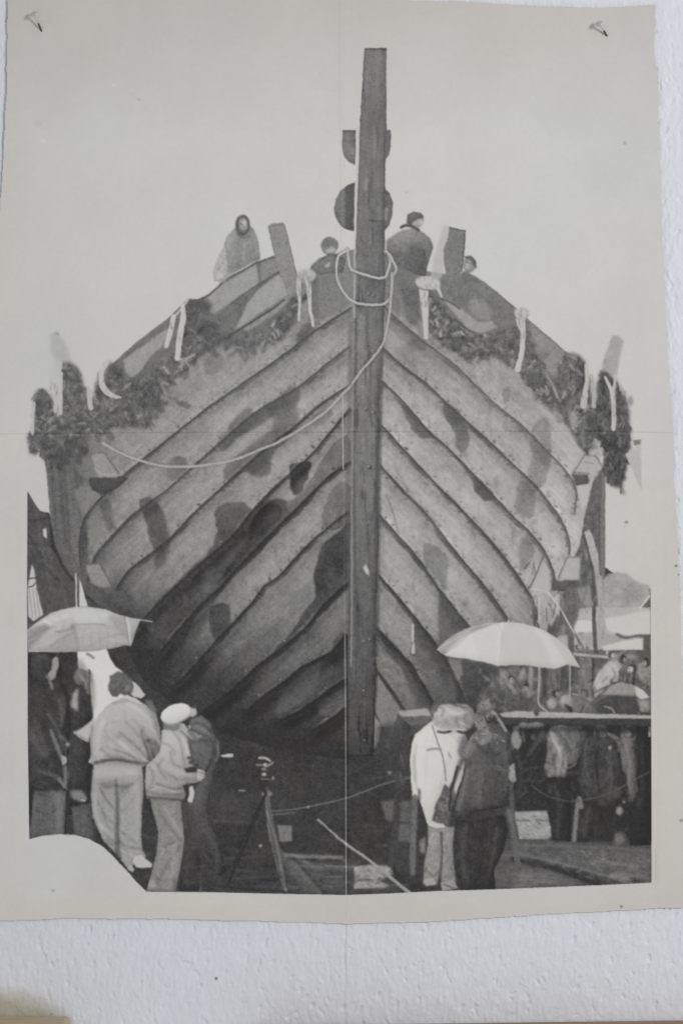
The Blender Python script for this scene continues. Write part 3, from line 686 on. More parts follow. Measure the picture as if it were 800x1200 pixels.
# -------- people, bottom left
def P_(n, part): return PR(n) + '/' + part
n = 'dark'
fill([(34, 766), (56, 765), (66, 766), (72, 775), (74, 800), (90, 830), (93, 852), (82, 860), (80, 925), (78, 978), (50, 979), (35, 983), (33, 860)], flat(70, 6, 6, 3), P_(n, 'jacket'), soft=.6)
fill([(37, 765), (58, 765), (64, 772), (62, 790), (56, 800), (44, 800), (36, 790)], flat(74, 4, 3), P_(n, 'hair'), soft=.8)
fill([(62, 772), (67, 768), (69, 772), (70, 779), (67, 786), (66, 794), (60, 798), (56, 790), (61, 784)], 146, P_(n, 'face'), soft=.8)
line([(55, 792), (60, 800), (62, 806)], 2.4, 134, None, .8)
line([(36, 855), (44, 872), (54, 886)], [8, 8, 5], 96, None, 2.5, .7, clip=PR(n)); line([(60, 856), (68, 875), (74, 890)], [3, 5, 4], 122, None, 1.2, .9, clip=PR(n))
fill([(72, 884), (79, 887), (79, 894), (74, 897)], 160, P_(n, 'hand'), soft=.7); line([(70, 820), (73, 835), (72, 850)], 3, 104, None, 1.2, .8, clip=PR(n))
line([(78, 897), (77, 910), (79, 925)], 3, 128, None, .9, .8); line([(70, 912), (76, 922)], 4, 138, None, .8, .8)
for yy in (902, 920, 932): line([(42, yy), (56, yy + 4), (68, yy + 9)], 3, 96, None, 1.6, .7, clip=PR(n))
fill([(40, 926), (78, 926), (76, 978), (50, 979), (35, 983)], flat(98, 6, 5), P_(n, 'trousers'), soft=1)
fill([(64, 928), (78, 928), (75, 978), (66, 978)], 124, soft=1.6, alpha=.7, clip=PR(n)); line([(44, 950), (58, 954), (66, 948)], 2.4, 80, None, 1, .7, clip=PR(n)); line([(46, 930), (60, 934)], 2, 74, None, 1, .7, clip=PR(n))
n = 'shadowed'
fill([(80, 800), (92, 793), (104, 800), (110, 835), (108, 862), (110, 892), (108, 900), (104, 952), (80, 955), (80, 900), (84, 850)], flat(72, 6, 5), P_(n, 'jacket'), soft=1)
ell(95, 793, 8, 9, flat(120, 14, 3), P_(n, 'head'), soft=1); fill([(86, 812), (92, 806), (92, 834), (84, 828)], 168, soft=1.4, alpha=.85); line([(92, 786), (99, 796), (101, 806)], 3, 150, None, 1, .7)
fill([(82, 926), (96, 926), (104, 936), (96, 940), (86, 936)], 132, P_(n, 'hand'), soft=1.5); fill([(84, 945), (110, 940), (112, 985), (88, 978)], flat(96, 12, 5), P_(n, 'trousers'), soft=1.5)
line([(96, 937), (100, 938)], 1.6, 175, None, .5)
fill([(88, 858), (98, 852), (106, 845), (112, 840), (110, 856), (104, 868)], 176, P_('jacket', 'hand'), soft=1)
line([(88, 858), (96, 864), (104, 868)], 2.4, 172, None, .8)
# man in pale jacket seen from behind
n = 'jacket'
fill([(111, 893), (130, 890), (160, 892), (167, 898), (168.5, 920), (167, 950), (166, 975), (167, 995), (172, 1003), (158, 1012), (152, 1020), (143, 1008), (137, 1000), (122, 985), (110, 958), (107, 930)],
     grad(110, 940, 148, 168, 940, 156, 5, 6), P_(n, 'trousers'), soft=.6)
fill([(111, 896), (166, 897), (166, 908), (111, 912)], 166, soft=1.5, clip=PR(n)); line([(136, 914), (138, 940), (138, 975), (139, 1005)], [3, 4, 5, 7], 92, None, 1.3, .85, clip=PR(n))
fill([(118, 916), (134, 914), (132, 924), (122, 926)], 126, soft=2, clip=PR(n), alpha=.7); line([(118, 922), (124, 935), (133, 946)], 2, 106, None, 1, .8, clip=PR(n)); fill([(140, 916), (156, 918), (148, 930), (140, 932)], 122, soft=2.4, clip=PR(n), alpha=.8)
line([(112, 930), (114, 955), (124, 980)], 4, 168, None, 1.6, .7, clip=PR(n)); line([(160, 920), (163, 950), (160, 990)], 4, 170, None, 1.6, .7, clip=PR(n))
line([(120, 950), (128, 970)], 2, 132, None, 1, .7, clip=PR(n)); line([(145, 975), (160, 988)], 3, 124, None, 1.2, .7, clip=PR(n)); line([(143, 990), (152, 1002)], 3, 128, None, 1.2, .7, clip=PR(n)); line([(125, 985), (133, 990)], 3, 120, None, 1, .7, clip=PR(n))
fill([(158, 1003), (166, 1001), (174, 1008), (179, 1012), (178, 1016), (168, 1017), (160, 1016), (156, 1010)], 182, P_(n, 'shoe'), soft=.6)
fill([(152, 1012), (158, 1018), (156, 1022), (150, 1018)], 168, P_(n, 'shoe'), soft=.6)
fill([(133, 822), (143, 818), (150, 816), (162, 820), (172, 826), (182, 834), (187, 850), (190, 868), (192, 878), (187, 888), (176, 896), (166, 898), (150, 893), (128, 892), (110, 896), (104, 893), (107, 885), (106, 868), (108, 852), (116, 838), (124, 828)],
     grad(130, 830, 172, 150, 890, 152, 4, 7), P_(n, 'jacket'), soft=.6)
line([(112, 893), (135, 890), (160, 893), (176, 895)], 3.2, 92, None, .9, .9, clip=PR(n)); line([(104, 893), (112, 890), (120, 886)], 3, 176, None, 1, .8, clip=PR(n))
line([(140, 858), (158, 872), (174, 890)], 3, 128, None, 1.3, .9, clip=PR(n)); line([(142, 866), (158, 880), (172, 892)], 3, 188, None, 1.2, .8, clip=PR(n)); line([(135, 878), (150, 884), (168, 893)], 2.4, 122, None, 1, .8, clip=PR(n))
line([(166, 856), (171, 872), (177, 893)], 2.6, 108, None, 1, .85, clip=PR(n)); line([(173, 868), (182, 872), (188, 876)], 5, 112, None, 1.3, .85, clip=PR(n)); fill([(175, 872), (188, 876), (186, 888), (178, 892)], 118, soft=1.5, clip=PR(n), alpha=.8)
line([(150, 830), (165, 842), (172, 856)], 5, 182, None, 3, .6, clip=PR(n)); line([(130, 835), (120, 855), (114, 875)], 5, 160, None, 3, .7, clip=PR(n)); line([(127, 862), (140, 876)], 3, 150, None, 1.5, .7, clip=PR(n))
line([(109, 850), (107, 870), (107, 886)], 2.4, 132, None, 1, .7, clip=PR(n)); line([(178, 836), (184, 852), (188, 868)], 3, 134, None, 1.4, .7, clip=PR(n)); line([(133, 824), (150, 821)], 3, 140, None, 1.2, .6, clip=PR(n))
fill([(154, 797), (160, 800), (165, 806), (168, 811), (171, 814), (168, 817), (166, 818), (158, 817), (153, 812)], 184, P_(n, 'face'), soft=.6)
fill([(142, 815), (150, 814), (160, 819), (168, 825), (160, 823), (148, 818)], 192, P_(n, 'collar'), soft=.6)
fill([(129, 792), (134, 790), (138, 786.5), (148, 788.5), (155, 796), (157, 804), (154, 812), (147, 815), (141, 813), (138, 817), (132, 816), (127.5, 809), (127, 803), (130, 797)], flat(100, 14, 3.5), P_(n, 'hair'), soft=.7)
ell(150, 806, 3, 4, 126, soft=1.4, clip=PR(n)); line([(153, 800), (156, 808), (153, 814)], 1.6, 120, None, .6, .8)
fill([(170, 820), (178, 820), (184, 832), (182, 836), (174, 830)], 112, RB, soft=1.2)
# man with the peaked cap
n = 'cap'
fill([(176, 934), (212, 938), (214, 960), (217, 985), (214, 1004), (209, 1030), (206, 1043.5), (172, 1044), (176, 1030), (184, 1000), (186, 975), (182, 960), (178, 945)],
     grad(180, 980, 128, 215, 980, 142, 5, 6), P_(n, 'trousers'), soft=.6)
line([(186, 950), (200, 970), (212, 985)], 2, 110, None, .9, .8, clip=PR(n)); line([(192, 944), (206, 966), (214, 980)], 2.4, 162, None, 1, .7, clip=PR(n)); line([(212, 990), (198, 1010), (184, 1035)], 3, 108, None, 1.4, .8, clip=PR(n))
line([(206, 990), (200, 1030)], 4, 150, None, 1.4, .6, clip=PR(n)); line([(190, 998), (196, 990), (206, 986)], 2, 108, None, 1, .8, clip=PR(n)); ell(178, 1036, 5, 5, 148, soft=1, clip=PR(n)); line([(190, 1000), (192, 994)], 2, 160, None, .6, .8, clip=PR(n))
fill([(190, 856), (200, 850), (212, 852), (220, 862), (223, 880), (227, 897), (238, 903), (240, 908), (236, 915), (222, 918), (214, 920), (218, 930), (216, 937), (200, 938), (172, 935), (170, 915), (172, 896), (180, 890), (188, 880), (190, 868)],
     grad(195, 860, 180, 205, 935, 146, 4, 6), P_(n, 'jacket'), soft=.6)
line([(172, 926), (190, 931), (216, 930)], 2.4, 120, None, 1, .8, clip=PR(n)); line([(174, 934), (215, 937)], 2.6, 96, None, .8, .8, clip=PR(n)); line([(184, 918), (205, 924), (222, 918)], 3, 118, None, 1.2, .8, clip=PR(n))
line([(200, 880), (204, 895), (220, 900)], 2.4, 136, None, 1.2, .8, clip=PR(n)); line([(192, 888), (186, 900), (196, 912)], 2.4, 130, None, 1.2, .8, clip=PR(n)); line([(190, 870), (200, 874), (206, 884)], 2.2, 146, None, 1, .8, clip=PR(n))
line([(214, 862), (219, 878), (222, 892)], 4, 186, None, 1.5, .8, clip=PR(n)); line([(176, 898), (180, 912), (176, 924)], 3, 128, None, 1.4, .8, clip=PR(n)); line([(200, 900), (215, 906), (230, 908)], 4, 178, None, 1.6, .7, clip=PR(n))
fill([(206, 846), (216, 848), (221, 856), (218, 862), (224, 868), (220, 870), (211, 858)], 160, P_(n, 'face'), soft=.8)
fill([(192, 846), (210, 846), (212, 854), (204, 856), (192, 854)], 128, P_(n, 'hair'), soft=1)
ell(206.5, 836, 18.5, 11, grad(200, 828, 208, 208, 848, 194), P_(n, 'peaked_cap'), soft=.5, rot=-20)
line([(192, 846), (204, 849), (218, 842), (225, 836)], 1.6, 150, None, .6, .9); fill([(224, 829), (230, 830), (231, 836), (226, 840), (222, 838)], 178, P_(n, 'peaked_cap'), soft=.7)
fill([(232, 902), (238, 901), (241, 904), (241, 910), (236, 915), (231, 912)], 184, P_(n, 'hand'), soft=.6); line([(234, 904), (240, 908)], 1, 110, None, .4); line([(236, 902), (239, 905)], 1, 120, None, .4)
fill([(216, 900), (226, 898), (232, 900), (230, 905), (219, 905)], 72, P_(n, 'camera'), soft=.6)
fill([(222, 921), (226, 920), (229, 930), (226, 940), (224, 944), (220, 938), (222, 930)], 186, P_(n, 'cloth'), soft=.6)
# man in dark jacket behind him
n = 'photo'
fill([(224, 842), (236, 838), (246, 845), (249, 858), (256, 868), (258, 884), (254, 895), (250, 905), (248, 930), (244, 950), (250, 965), (258, 990), (266, 1020), (258, 1028), (246, 1010), (236, 985), (234, 1044), (210, 1044), (217, 985), (214, 940), (226, 940), (230, 920), (240, 910), (240, 903), (226, 895), (222, 872), (218, 860)],
     grad(235, 850, 108, 240, 1000, 76, 6, 6), P_(n, 'jacket'), soft=.8)
line([(224, 848), (236, 848), (247, 856)], 2, 84, None, 1, .8, clip=PR(n)); line([(222, 852), (234, 860), (244, 862)], 2, 78, None, 1, .8, clip=PR(n)); line([(230, 842), (242, 846), (247, 852)], 2, 134, None, 1, .6, clip=PR(n))
fill([(218, 855), (228, 858), (238, 862), (232, 867), (222, 866)], 140, P_(n, 'face'), soft=1); line([(252, 868), (253, 884), (250, 892)], 3, 86, None, 1, .8, clip=PR(n)); line([(237, 870), (234, 890)], 2, 92, None, 1, .8, clip=PR(n))
line([(256, 868), (257, 882)], 1.4, 134, None, .6, .8, clip=PR(n)); line([(240, 965), (250, 985), (258, 1015)], [8, 9, 5], 92, None, 2, .8); line([(240, 1000), (256, 1022)], 2, 100, None, 1, .6)
fill([(258, 885), (268, 883), (273.5, 883), (273, 887), (262, 887)], 184, P_(n, 'lens'), soft=.5)
fill([(244, 925), (300, 930), (302, 962), (252, 965)], 82, RB, soft=5, alpha=.5)
# -------- tripod and camera
T = 'printed_tripod'
line([(313, 925), (316, 960), (326, 1000), (333, 1040)], [5, 6, 8, 5], 92, T + '/leg#a', .8); line([(312, 930), (314, 960), (317, 985)], 2.4, 110, T + '/leg#b', .7)
line([(311, 930), (285, 985), (267, 1038)], 1.8, 62, T + '/leg#c', .6); line([(314, 965), (319, 990), (326, 1020)], 1.2, 116, None, .6)
fill([(302, 895), (306, 888), (316, 887), (321, 894), (321, 912), (303, 912)], 72, T + '/camera', soft=.8)
line([(304, 888), (311, 888), (316, 891)], 2.6, 172, None, .6, clip=None); ell(310.5, 896, 2.6, 2.4, 170, soft=.6); line([(312, 898), (320, 893)], 2, 150, None, .6); ell(309, 901, 3.4, 1.4, 132, soft=.6); ell(309.5, 907, 3, 1.8, 168, soft=.6)
line([(301, 896), (307, 896)], 2, 130, None, .6); line([(302, 912), (320, 913)], 1.4, 120, None, .6); ell(309, 930, 2, 1.8, 178, soft=.7); ell(316, 930, 3, 3, 128, soft=.9); line([(280, 926), (287, 926)], 1.6, 140, None, .6); ell(305, 991, 1.8, 1.8, 168, soft=.6); ell(335, 1042, 1.8, 1.8, 165, soft=.6)
ell(320, 911, 1.2, 2, 150, soft=.5)
# -------- middle ground
fill([(325, 966), (342, 967), (342, 985), (328, 986)], 122, 'printed_crate#a', soft=.8)
line([(314, 955), (345, 952)], 2, 100, RB, .8); line([(320, 950), (350, 947), (380, 941), (405, 935), (425, 928), (450, 918), (480, 911)], 1.4, 116, 'printed_line#a', .5)
ell(361, 945.5, 2, 1.4, 140, soft=.6); line([(372, 960), (377, 965)], 2, 140, RB, .6); ell(456.5, 905, 3, 2, 160, soft=.8); line([(436, 912), (465, 908), (480, 911)], 1, 100, None, .6)
fill([(330, 1000), (405, 1003), (450, 1010), (470, 1046), (335, 1046)], flat(84, 12, 7), soft=2, alpha=.7, clip=RB)
fill([(330, 1000), (350, 1010), (368, 1044), (358, 1046), (335, 1015)], 100, soft=1.4, alpha=.8, clip=RB)
line([(334, 1001), (360, 1004), (400, 1004)], 2.6, 128, None, 1, .8, clip=RB); line([(340, 1002), (352, 1005), (360, 1010)], 3, 142, None, 1.2, .7, clip=RB); line([(380, 1014), (405, 1015), (415, 1014)], 1.6, 130, None, .7, .8, clip=RB)
line([(330, 1003), (348, 1022), (366, 1044)], 3, 96, None, 1, .8, clip=RB); fill([(350, 1018), (372, 1012), (382, 1025), (365, 1028)], 96, soft=2, clip=RB)
fill([(414, 1015), (434, 1013), (459, 1014), (459, 1024), (444, 1032), (456, 1037), (450, 1040), (414, 1041), (416, 1030)], flat(150, 16, 5), 'printed_crate#b', soft=1)
line([(418, 1031), (446, 1030)], 3, 84, None, 1.2, .8, clip='printed_crate')
fill([(446, 938), (480, 938), (483, 963), (452, 962)], flat(104, 8, 6), RB, soft=1.6); fill([(463, 965), (482, 965), (482, 986), (464, 985)], flat(104, 8, 5), RB, soft=1.4)
# left trestle of the staging
Tr = 'printed_trestle'
line([(478, 845), (470, 900), (464, 960), (458, 1012)], 9, flat(78, 6, 5), Tr + '/leg#a', 1); line([(486, 930), (484, 980), (483, 1022)], 7, flat(108, 6, 5), Tr + '/leg#b', 1)
for yy in (880, 905, 940): line([(468, yy), (472, yy + 14)], 1.6, 110, None, .8, .7, clip=Tr)
fill([(465, 833), (500, 830), (506, 839), (470, 840)], flat(158, 6, 4), Tr + '/beam', soft=.8); fill([(470, 840), (505, 839), (500, 848), (480, 850)], 104, Tr + '/beam', soft=1)
line([(373.5, 960), (388, 974), (402, 986), (430, 1006), (455, 1026), (472, 1040), (480, 1046)], [1.6, 3, 3.6, 4.2], 156, 'printed_pole', .5)
line([(374, 961), (402, 987), (455, 1027), (479, 1047)], .9, 120, None, .5, .6, clip='printed_pole')
for k_ in range(30):
    x, y = rnd.uniform(250, 460), rnd.uniform(1008, 1042)
    shade([(x, y), (x + rnd.uniform(10, 40), y + rnd.uniform(-3, 3))], rnd.uniform(1, 2.5), rnd.uniform(-14, 14), 1, RB)
# -------- ground, right
fill([(560, 1010), (600, 985), (640, 980), (680, 988), (762, 992), (762, 1034), (600, 1041), (540, 1043)], flat(96, 12, 8), RB, soft=4)
fill([(610, 1003), (640, 1008), (700, 1024), (745, 1034), (620, 1040), (690, 1036), (650, 1022)], 70, soft=2, alpha=.9, clip=RB)
fill([(602, 1020), (640, 1022), (675, 1035), (600, 1041)], 116, soft=3, alpha=.7, clip=RB); fill([(660, 1003), (762, 1000), (762, 1025), (720, 1024)], 104, soft=4, alpha=.8, clip=RB)
speck((640, 995, 760, 1034), 90, (84, 150), (.8, 2), clip=RB, alpha=.5, length=7, ang=(15, 15)); ell(726, 1028, 14, 3, 142, soft=1.5, rot=14, alpha=.8, clip=RB); ell(742, 1014, 8, 4, 124, soft=2, rot=-30, alpha=.8, clip=RB)
fill([(602, 951), (640, 949), (643, 960), (648, 978), (640, 983), (608, 983), (604, 965)], flat(152, 14, 5), 'printed_hut', soft=.9)
line([(602, 961), (643, 961)], 1.8, 108, None, .7, clip='printed_hut'); fill([(690, 970), (704, 967), (706, 980), (688, 980)], flat(142, 10, 3), RB, soft=1); line([(690, 978), (706, 978)], 1.4, 165, None, .7)
# -------- crowd under the staging at the right
CR = 'under'
fill([(590, 850), (762, 850), (762, 985), (650, 985), (645, 950), (600, 948)], flat(64, 6, 7, 5), RB, soft=1.5)
n = 'striped'
fill([(640, 862), (645, 852), (655, 849), (668, 852), (680, 851), (686, 860), (681, 878), (672, 896), (664, 899), (661, 911), (650, 909), (641, 912), (637, 900), (641, 880)], flat(128, 22, 4), P_(n, 'shirt'), soft=1.1)
for k_ in range(8): line([(642 + k_ * 2.5, 860 + k_ * 3), (652 + k_ * 2.2, 874 + k_ * 4)], 1.8, rnd.choice([88, 100, 172]), None, .7, .8, clip=PR(n))
fill([(660, 858), (686, 852), (690, 870), (680, 900), (665, 905), (658, 885)], flat(102, 20, 4), soft=1.6, alpha=.8, clip=PR(n)); line([(658, 892), (664, 884), (672, 880)], 1.4, 152, None, .6, .8); line([(660, 898), (668, 899), (674, 894)], 1.4, 140, None, .6, .8)
fill([(638, 911), (668, 912), (668, 985), (646, 984), (642, 950)], flat(60, 4, 6), P_(n, 'trousers'), soft=1)
n = 'darkcoat'
fill([(682, 870), (690, 856), (705, 850), (718, 858), (728, 872), (728, 900), (732, 930), (722, 945), (700, 950), (682, 940), (676, 910)], flat(74, 8, 5), P_(n, 'coat'), soft=1)
fill([(685, 940), (705, 945), (706, 965), (695, 966), (690, 985), (676, 986), (676, 960)], flat(66, 4, 5), P_(n, 'trousers'), soft=1); ell(703, 858, 9, 9, flat(98, 10, 4), P_(n, 'head'), soft=1.2); line([(712, 860), (722, 864), (725, 872)], 2.4, 146, None, .8, .8); ell(714, 876, 1.6, 2.6, 170, soft=.7)
fill([(712, 882), (722, 880), (724, 895), (714, 900)], 92, soft=2, alpha=.7)
n = 'coatright'
fill([(724, 870), (728, 856), (736, 850), (744, 856), (747, 870), (746, 905), (742, 938), (736, 938), (734, 910), (728, 900)], flat(112, 10, 5), P_(n, 'coat'), soft=1)
line([(728, 858), (736, 864), (744, 860)], 2.4, 76, None, 1, .8, clip=PR(n)); line([(735, 880), (734, 900)], 3, 92, None, 1.4, .8, clip=PR(n)); ell(725, 950, 4, 5, 138, P_(n, 'hand'), soft=1); ell(730, 939, 1.5, 1.5, 130, soft=.6)
fill([(744, 850), (762, 852), (762, 990), (738, 990), (736, 950), (746, 930)], flat(56, 4, 5), P_('edge', 'coat'), soft=1); line([(760, 853), (760, 862)], 3, 165, None, .7)
fill([(720, 975), (730, 975), (734, 984), (724, 992), (718, 985)], 112, P_('coatright', 'trousers'), soft=1.4)
line([(676, 938), (674, 960), (672, 984)], 5, 124, Tr + '/leg#c', 1); line([(678, 935), (680, 945)], 5, 130, Tr + '/leg#c', 1)
line([(622, 920), (640, 932), (665, 938), (690, 936), (715, 928), (745, 912), (760, 904)], 1.1, 104, 'printed_line#b', .6); line([(610, 916), (640, 914)], 1.2, 84, None, .6, .8)
line([(622, 880), (630, 870), (636, 858)], 3, 92, None, 1, .8); line([(604, 875), (606, 880)], 2, 90, None, 1)
# things and heads above the beam
fill([(560, 775), (585, 780), (670, 780), (678, 790), (694, 795), (694, 835), (590, 835), (560, 820)], flat(92, 16, 5, 6), RB, soft=1.2)
fill([(678, 770), (693, 770), (692, 822), (678, 820)], flat(112, 6, 4), RB, soft=.8); line([(694.5, 772), (694, 815)], 3, 66, None, .7)
fill([(584, 785), (606, 782), (612, 800), (605, 818), (590, 812), (584, 800)], flat(124, 12, 4), P_('canopy', 'jacket'), soft=1)
for q in [(596, 790), (600, 800), (594, 806)]: line([q, (q[0] + 7, q[1] + 9)], 1.8, 92, None, .8, .8)
for x, t in [(621, 150), (613, 132), (635, 120), (645, 110), (655, 124), (606, 118)]: line([(x, 782), (x + rnd.uniform(-2, 2), 815)], rnd.uniform(2.5, 5), t, None, 1.2, .8)
fill([(644, 818), (652, 814), (660, 812), (670, 813), (690, 820), (700, 828), (700, 836), (642, 836)], flat(112, 10, 5), P_('behind', 'jacket'), soft=1)
ell(663, 822, 8, 8, flat(140, 10, 4), P_('behind', 'head'), soft=1.2); ell(646, 824, 5, 6, 158, soft=1.5); ell(667, 831, 3, 3, 66, soft=1); line([(670, 813), (682, 815), (690, 820)], 1.4, 150, None, .6)
fill([(694, 800), (702, 785), (712, 775), (722, 772), (728, 780), (726, 795), (718, 800), (706, 808), (696, 818)], flat(178, 8, 4), P_('white', 'jacket'), soft=.9); line([(716, 782), (720, 792), (714, 800)], 1.6, 120, None, .8, .8); line([(704, 800), (712, 792)], 1.6, 140, None, .8, .7)
ell(719, 769, 5, 6, 150, P_('white', 'head'), soft=1); line([(710, 764), (716, 772)], 2, 185, None, .6)
fill([(727, 768), (740, 764), (758, 770), (761, 800), (745, 808), (735, 800), (728, 792)], flat(104, 18, 4, 9), P_('crowd', 'coat'), soft=1)
ell(738, 768, 8, 5, 148, P_('crowd', 'head'), soft=1.4); ell(740, 782, 4, 5, 178, soft=1); fill([(748, 778), (756, 774), (761, 780), (761, 802), (750, 798), (746, 788)], flat(146, 10, 4), soft=1.2); line([(742, 790), (741, 802)], 2.6, 64, None, .8)
line([(737, 776), (742, 776)], 1.4, 80, None, .5); fill([(716, 762), (752, 764), (750, 768), (720, 768)], 92, soft=1.4, alpha=.7)
U2 = 'printed_umbrella#dark'
fill([(693, 823), (702, 816), (715, 812), (730, 814), (744, 817), (750, 835), (700, 836)], flat(82, 6, 5), U2, soft=.8)
fill([(704, 814), (715, 803), (726, 799), (740, 802), (744, 806), (742, 815), (725, 814)], flat(146, 6, 5), U2, soft=.8); fill([(742, 803), (752, 808), (760, 817), (750, 820), (744, 814)], 186, 'printed_umbrella#rim', soft=.8)
fill([(746, 820), (760, 820), (760, 834), (750, 834)], flat(146, 16, 3), P_('edge2', 'coat'), soft=1); line([(708, 828), (716, 830), (719, 836)], 1.4, 160, None, .6); line([(694, 824), (715, 813), (740, 816)], 1.2, 124, None, .6)
# beam of the staging
BM = Tr + '/beam#r'
fill([(584, 836), (605, 833), (640, 834), (700, 836), (762, 838), (762, 842.5), (590, 841)], flat(164, 8, 5), BM, soft=.6)
fill([(586, 841), (762, 842), (762, 849.5), (590, 848)], flat(76, 4, 7), BM, soft=.6)
ell(628, 835, 3, 4, 84, soft=.8)
# -------- white umbrella
U = 'printed_umbrella#white'
fill([(511, 761), (522, 751), (536, 742), (552, 735), (570, 730.5), (588, 729), (606, 730), (622, 733), (638, 739), (654, 749), (667, 762), (679, 782.5), (672, 781), (663, 779), (650, 783.5), (636, 782), (615, 779), (598, 779), (582, 780), (565, 775.5), (548, 772), (530, 770), (521, 768)],
     grad(540, 750, 198, 660, 760, 191), U, soft=.5)
fill([(582, 729), (586, 729), (590, 745), (586, 779), (581, 780), (580, 755)], 196, soft=1, clip=U); fill([(590, 729), (622, 733), (640, 760), (646, 783), (586, 780), (586, 750)], 183, soft=1.2, clip=U, alpha=.9)
fill([(511, 761), (530, 745), (560, 733), (585, 729), (560, 738), (540, 748), (526, 762), (520, 768)], 152, soft=.9, clip=U, alpha=.95); fill([(521, 762), (538, 747), (556, 737), (548, 745), (530, 762)], 178, soft=1, clip=U, alpha=.7)
line([(512, 762), (530, 750), (548, 740)], 1.4, 176, None, .5, clip=U); line([(595, 727), (596, 732)], 2, 180, U, .4)
fill([(552, 736), (570, 731), (582, 730), (582, 779), (560, 775), (556, 755)], -5, soft=1, clip=U, add=True)
fill([(640, 741), (660, 756), (677, 782), (664, 779), (655, 765)], -9, soft=1, clip=U, add=True)
line([(582, 730), (588, 745), (584, 779)], .9, 172, None, .5, .8, clip=U); line([(622, 733), (640, 758), (648, 782)], .9, 184, None, .5, .8, clip=U)
line([(631, 781), (631, 800), (630, 822), (634, 829), (641, 834)], 2.2, 170, U + '/shaft', .5); line([(667, 780), (667, 800), (666.5, 820)], 1.7, 172, U + '/shaft', .5); line([(631, 700), (631, 730)], 1.8, 182, None, .5)
fill([(520, 769), (545, 773), (570, 778), (584, 784), (584, 830), (545, 828), (540, 800)], flat(80, 8, 6), soft=1.6, alpha=.75, clip=[RB, B]); fill([(525, 772), (540, 774), (542, 790), (536, 800)], 130, soft=1.2, alpha=.8, clip=[RB, B])
fill([(556, 822), (575, 800), (585, 788), (584, 815), (570, 824)], 106, soft=2, alpha=.8, clip=[RB, B])
# -------- person in the white coat
n = 'whitecoat'
fill([(501, 965), (532, 969), (530, 990), (531, 1012), (534, 1036), (518, 1042), (515, 1020), (512, 1034), (495, 1036), (497, 1010), (501, 988)], flat(138, 14, 5), P_(n, 'trousers'), soft=.7)
line([(517, 975), (517, 1000), (515, 1036)], [3, 2.6, 3], 82, None, .8, .9, clip=PR(n)); line([(503, 985), (508, 975)], 2, 170, None, .8, .8, clip=PR(n)); line([(500, 1020), (508, 1026), (514, 1020)], 2, 104, None, .8, .8, clip=PR(n)); line([(524, 1000), (526, 1026)], 3, 128, None, 1, .7, clip=PR(n))
fill([(496, 1030), (506, 1028), (512, 1036), (498, 1038)], 160, P_(n, 'shoe'), soft=.8); fill([(516, 1034), (530, 1030), (536, 1040), (518, 1044)], 150, P_(n, 'shoe'), soft=.8); line([(520, 1036), (530, 1040)], 1.4, 100, None, .6)
fill([(491, 985), (498, 980), (498, 1000), (492, 998)], 128, RB, soft=1.2)
fill([(508, 843), (496, 852), (486, 860), (482, 872), (480, 890), (481, 915), (483, 932), (491, 936), (496, 952), (500, 964), (508, 968), (519, 969), (524, 955), (536, 925), (546, 890), (548, 870), (540, 852), (525, 850)],
     grad(485, 900, 200, 540, 900, 194, 3, 6), P_(n, 'coat'), soft=.6)
line([(500, 964), (508, 967.5), (519, 967.5)], 3, 202, None, .6, clip=PR(n)); line([(486, 932), (491, 936), (491, 925)], 3, 90, None, 1, .85, clip=PR(n)); line([(485, 885), (486, 915)], 2.4, 170, None, 1.6, .8, clip=PR(n))
line([(500, 879), (508, 877), (516, 878)], 2.2, 128, None, .8, .9, clip=PR(n)); line([(506, 850), (512, 868), (519, 890), (522, 915)], 1.5, 118, None, .5, .9, clip=PR(n)); line([(525, 882), (528, 888)], 2, 140, None, .8, .8, clip=PR(n))
line([(534, 905), (538, 890)], 3, 120, None, 1, .7, clip=PR(n)); fill([(536, 862), (548, 860), (546, 890), (536, 886)], 150, soft=1.4, clip=PR(n), alpha=.7)
fill([(506, 830), (511, 823), (522, 822), (534, 825), (546, 825), (553, 831), (556, 840), (552, 851), (543, 857), (527, 858), (516, 854), (508, 848), (505, 838)], flat(164, 22, 4), P_(n, 'head'), soft=1.1)
fill([(505, 842), (505.5, 828), (509, 819), (515, 814.5), (525, 815), (533, 821), (534, 826), (524, 824.5), (515, 826), (510, 834)], flat(92, 12, 4), P_(n, 'hair'), soft=.9)
fill([(540, 826), (552, 829), (557, 838), (553, 850), (546, 856), (540, 848), (543, 838)], flat(122, 24, 3), soft=1.2, alpha=.85, clip=PR(n))
fill([(514, 832), (528, 829), (536, 834), (534, 846), (524, 852), (514, 846)], flat(176, 12, 3), soft=1.6, alpha=.8, clip=PR(n))
line([(532, 826), (540, 828), (549, 830)], 2.6, 92, None, .7, .8, clip=PR(n)); fill([(516, 842), (534, 838), (544, 842), (542, 852), (524, 852)], 142, soft=2, alpha=.8, clip=PR(n)); line([(515, 828), (524, 826)], 1.6, 138, None, .8, .8, clip=PR(n))
line([(513, 857), (520, 858), (527, 857)], 3, 84, None, .6, .95); line([(536, 857), (543, 859)], 3, 84, None, .6, .95); line([(515, 854.5), (545, 855)], 1.2, 196, None, .4, .9)
fill([(521, 918), (527, 925), (531, 922), (534, 932), (529, 948), (525, 968), (506, 961), (509, 945), (516, 930)], flat(94, 8, 4), P_(n, 'shoulder_bag'), soft=.7)
ell(519, 945, 5, 6, 118, soft=1.6, clip=PR(n) + '/shoulder_bag', rot=20)
line([(527, 925), (540, 895), (548, 870)], 4, 84, P_(n, 'bag_strap'), .7); line([(538, 915), (541, 905)], 3, 184, None, .8)
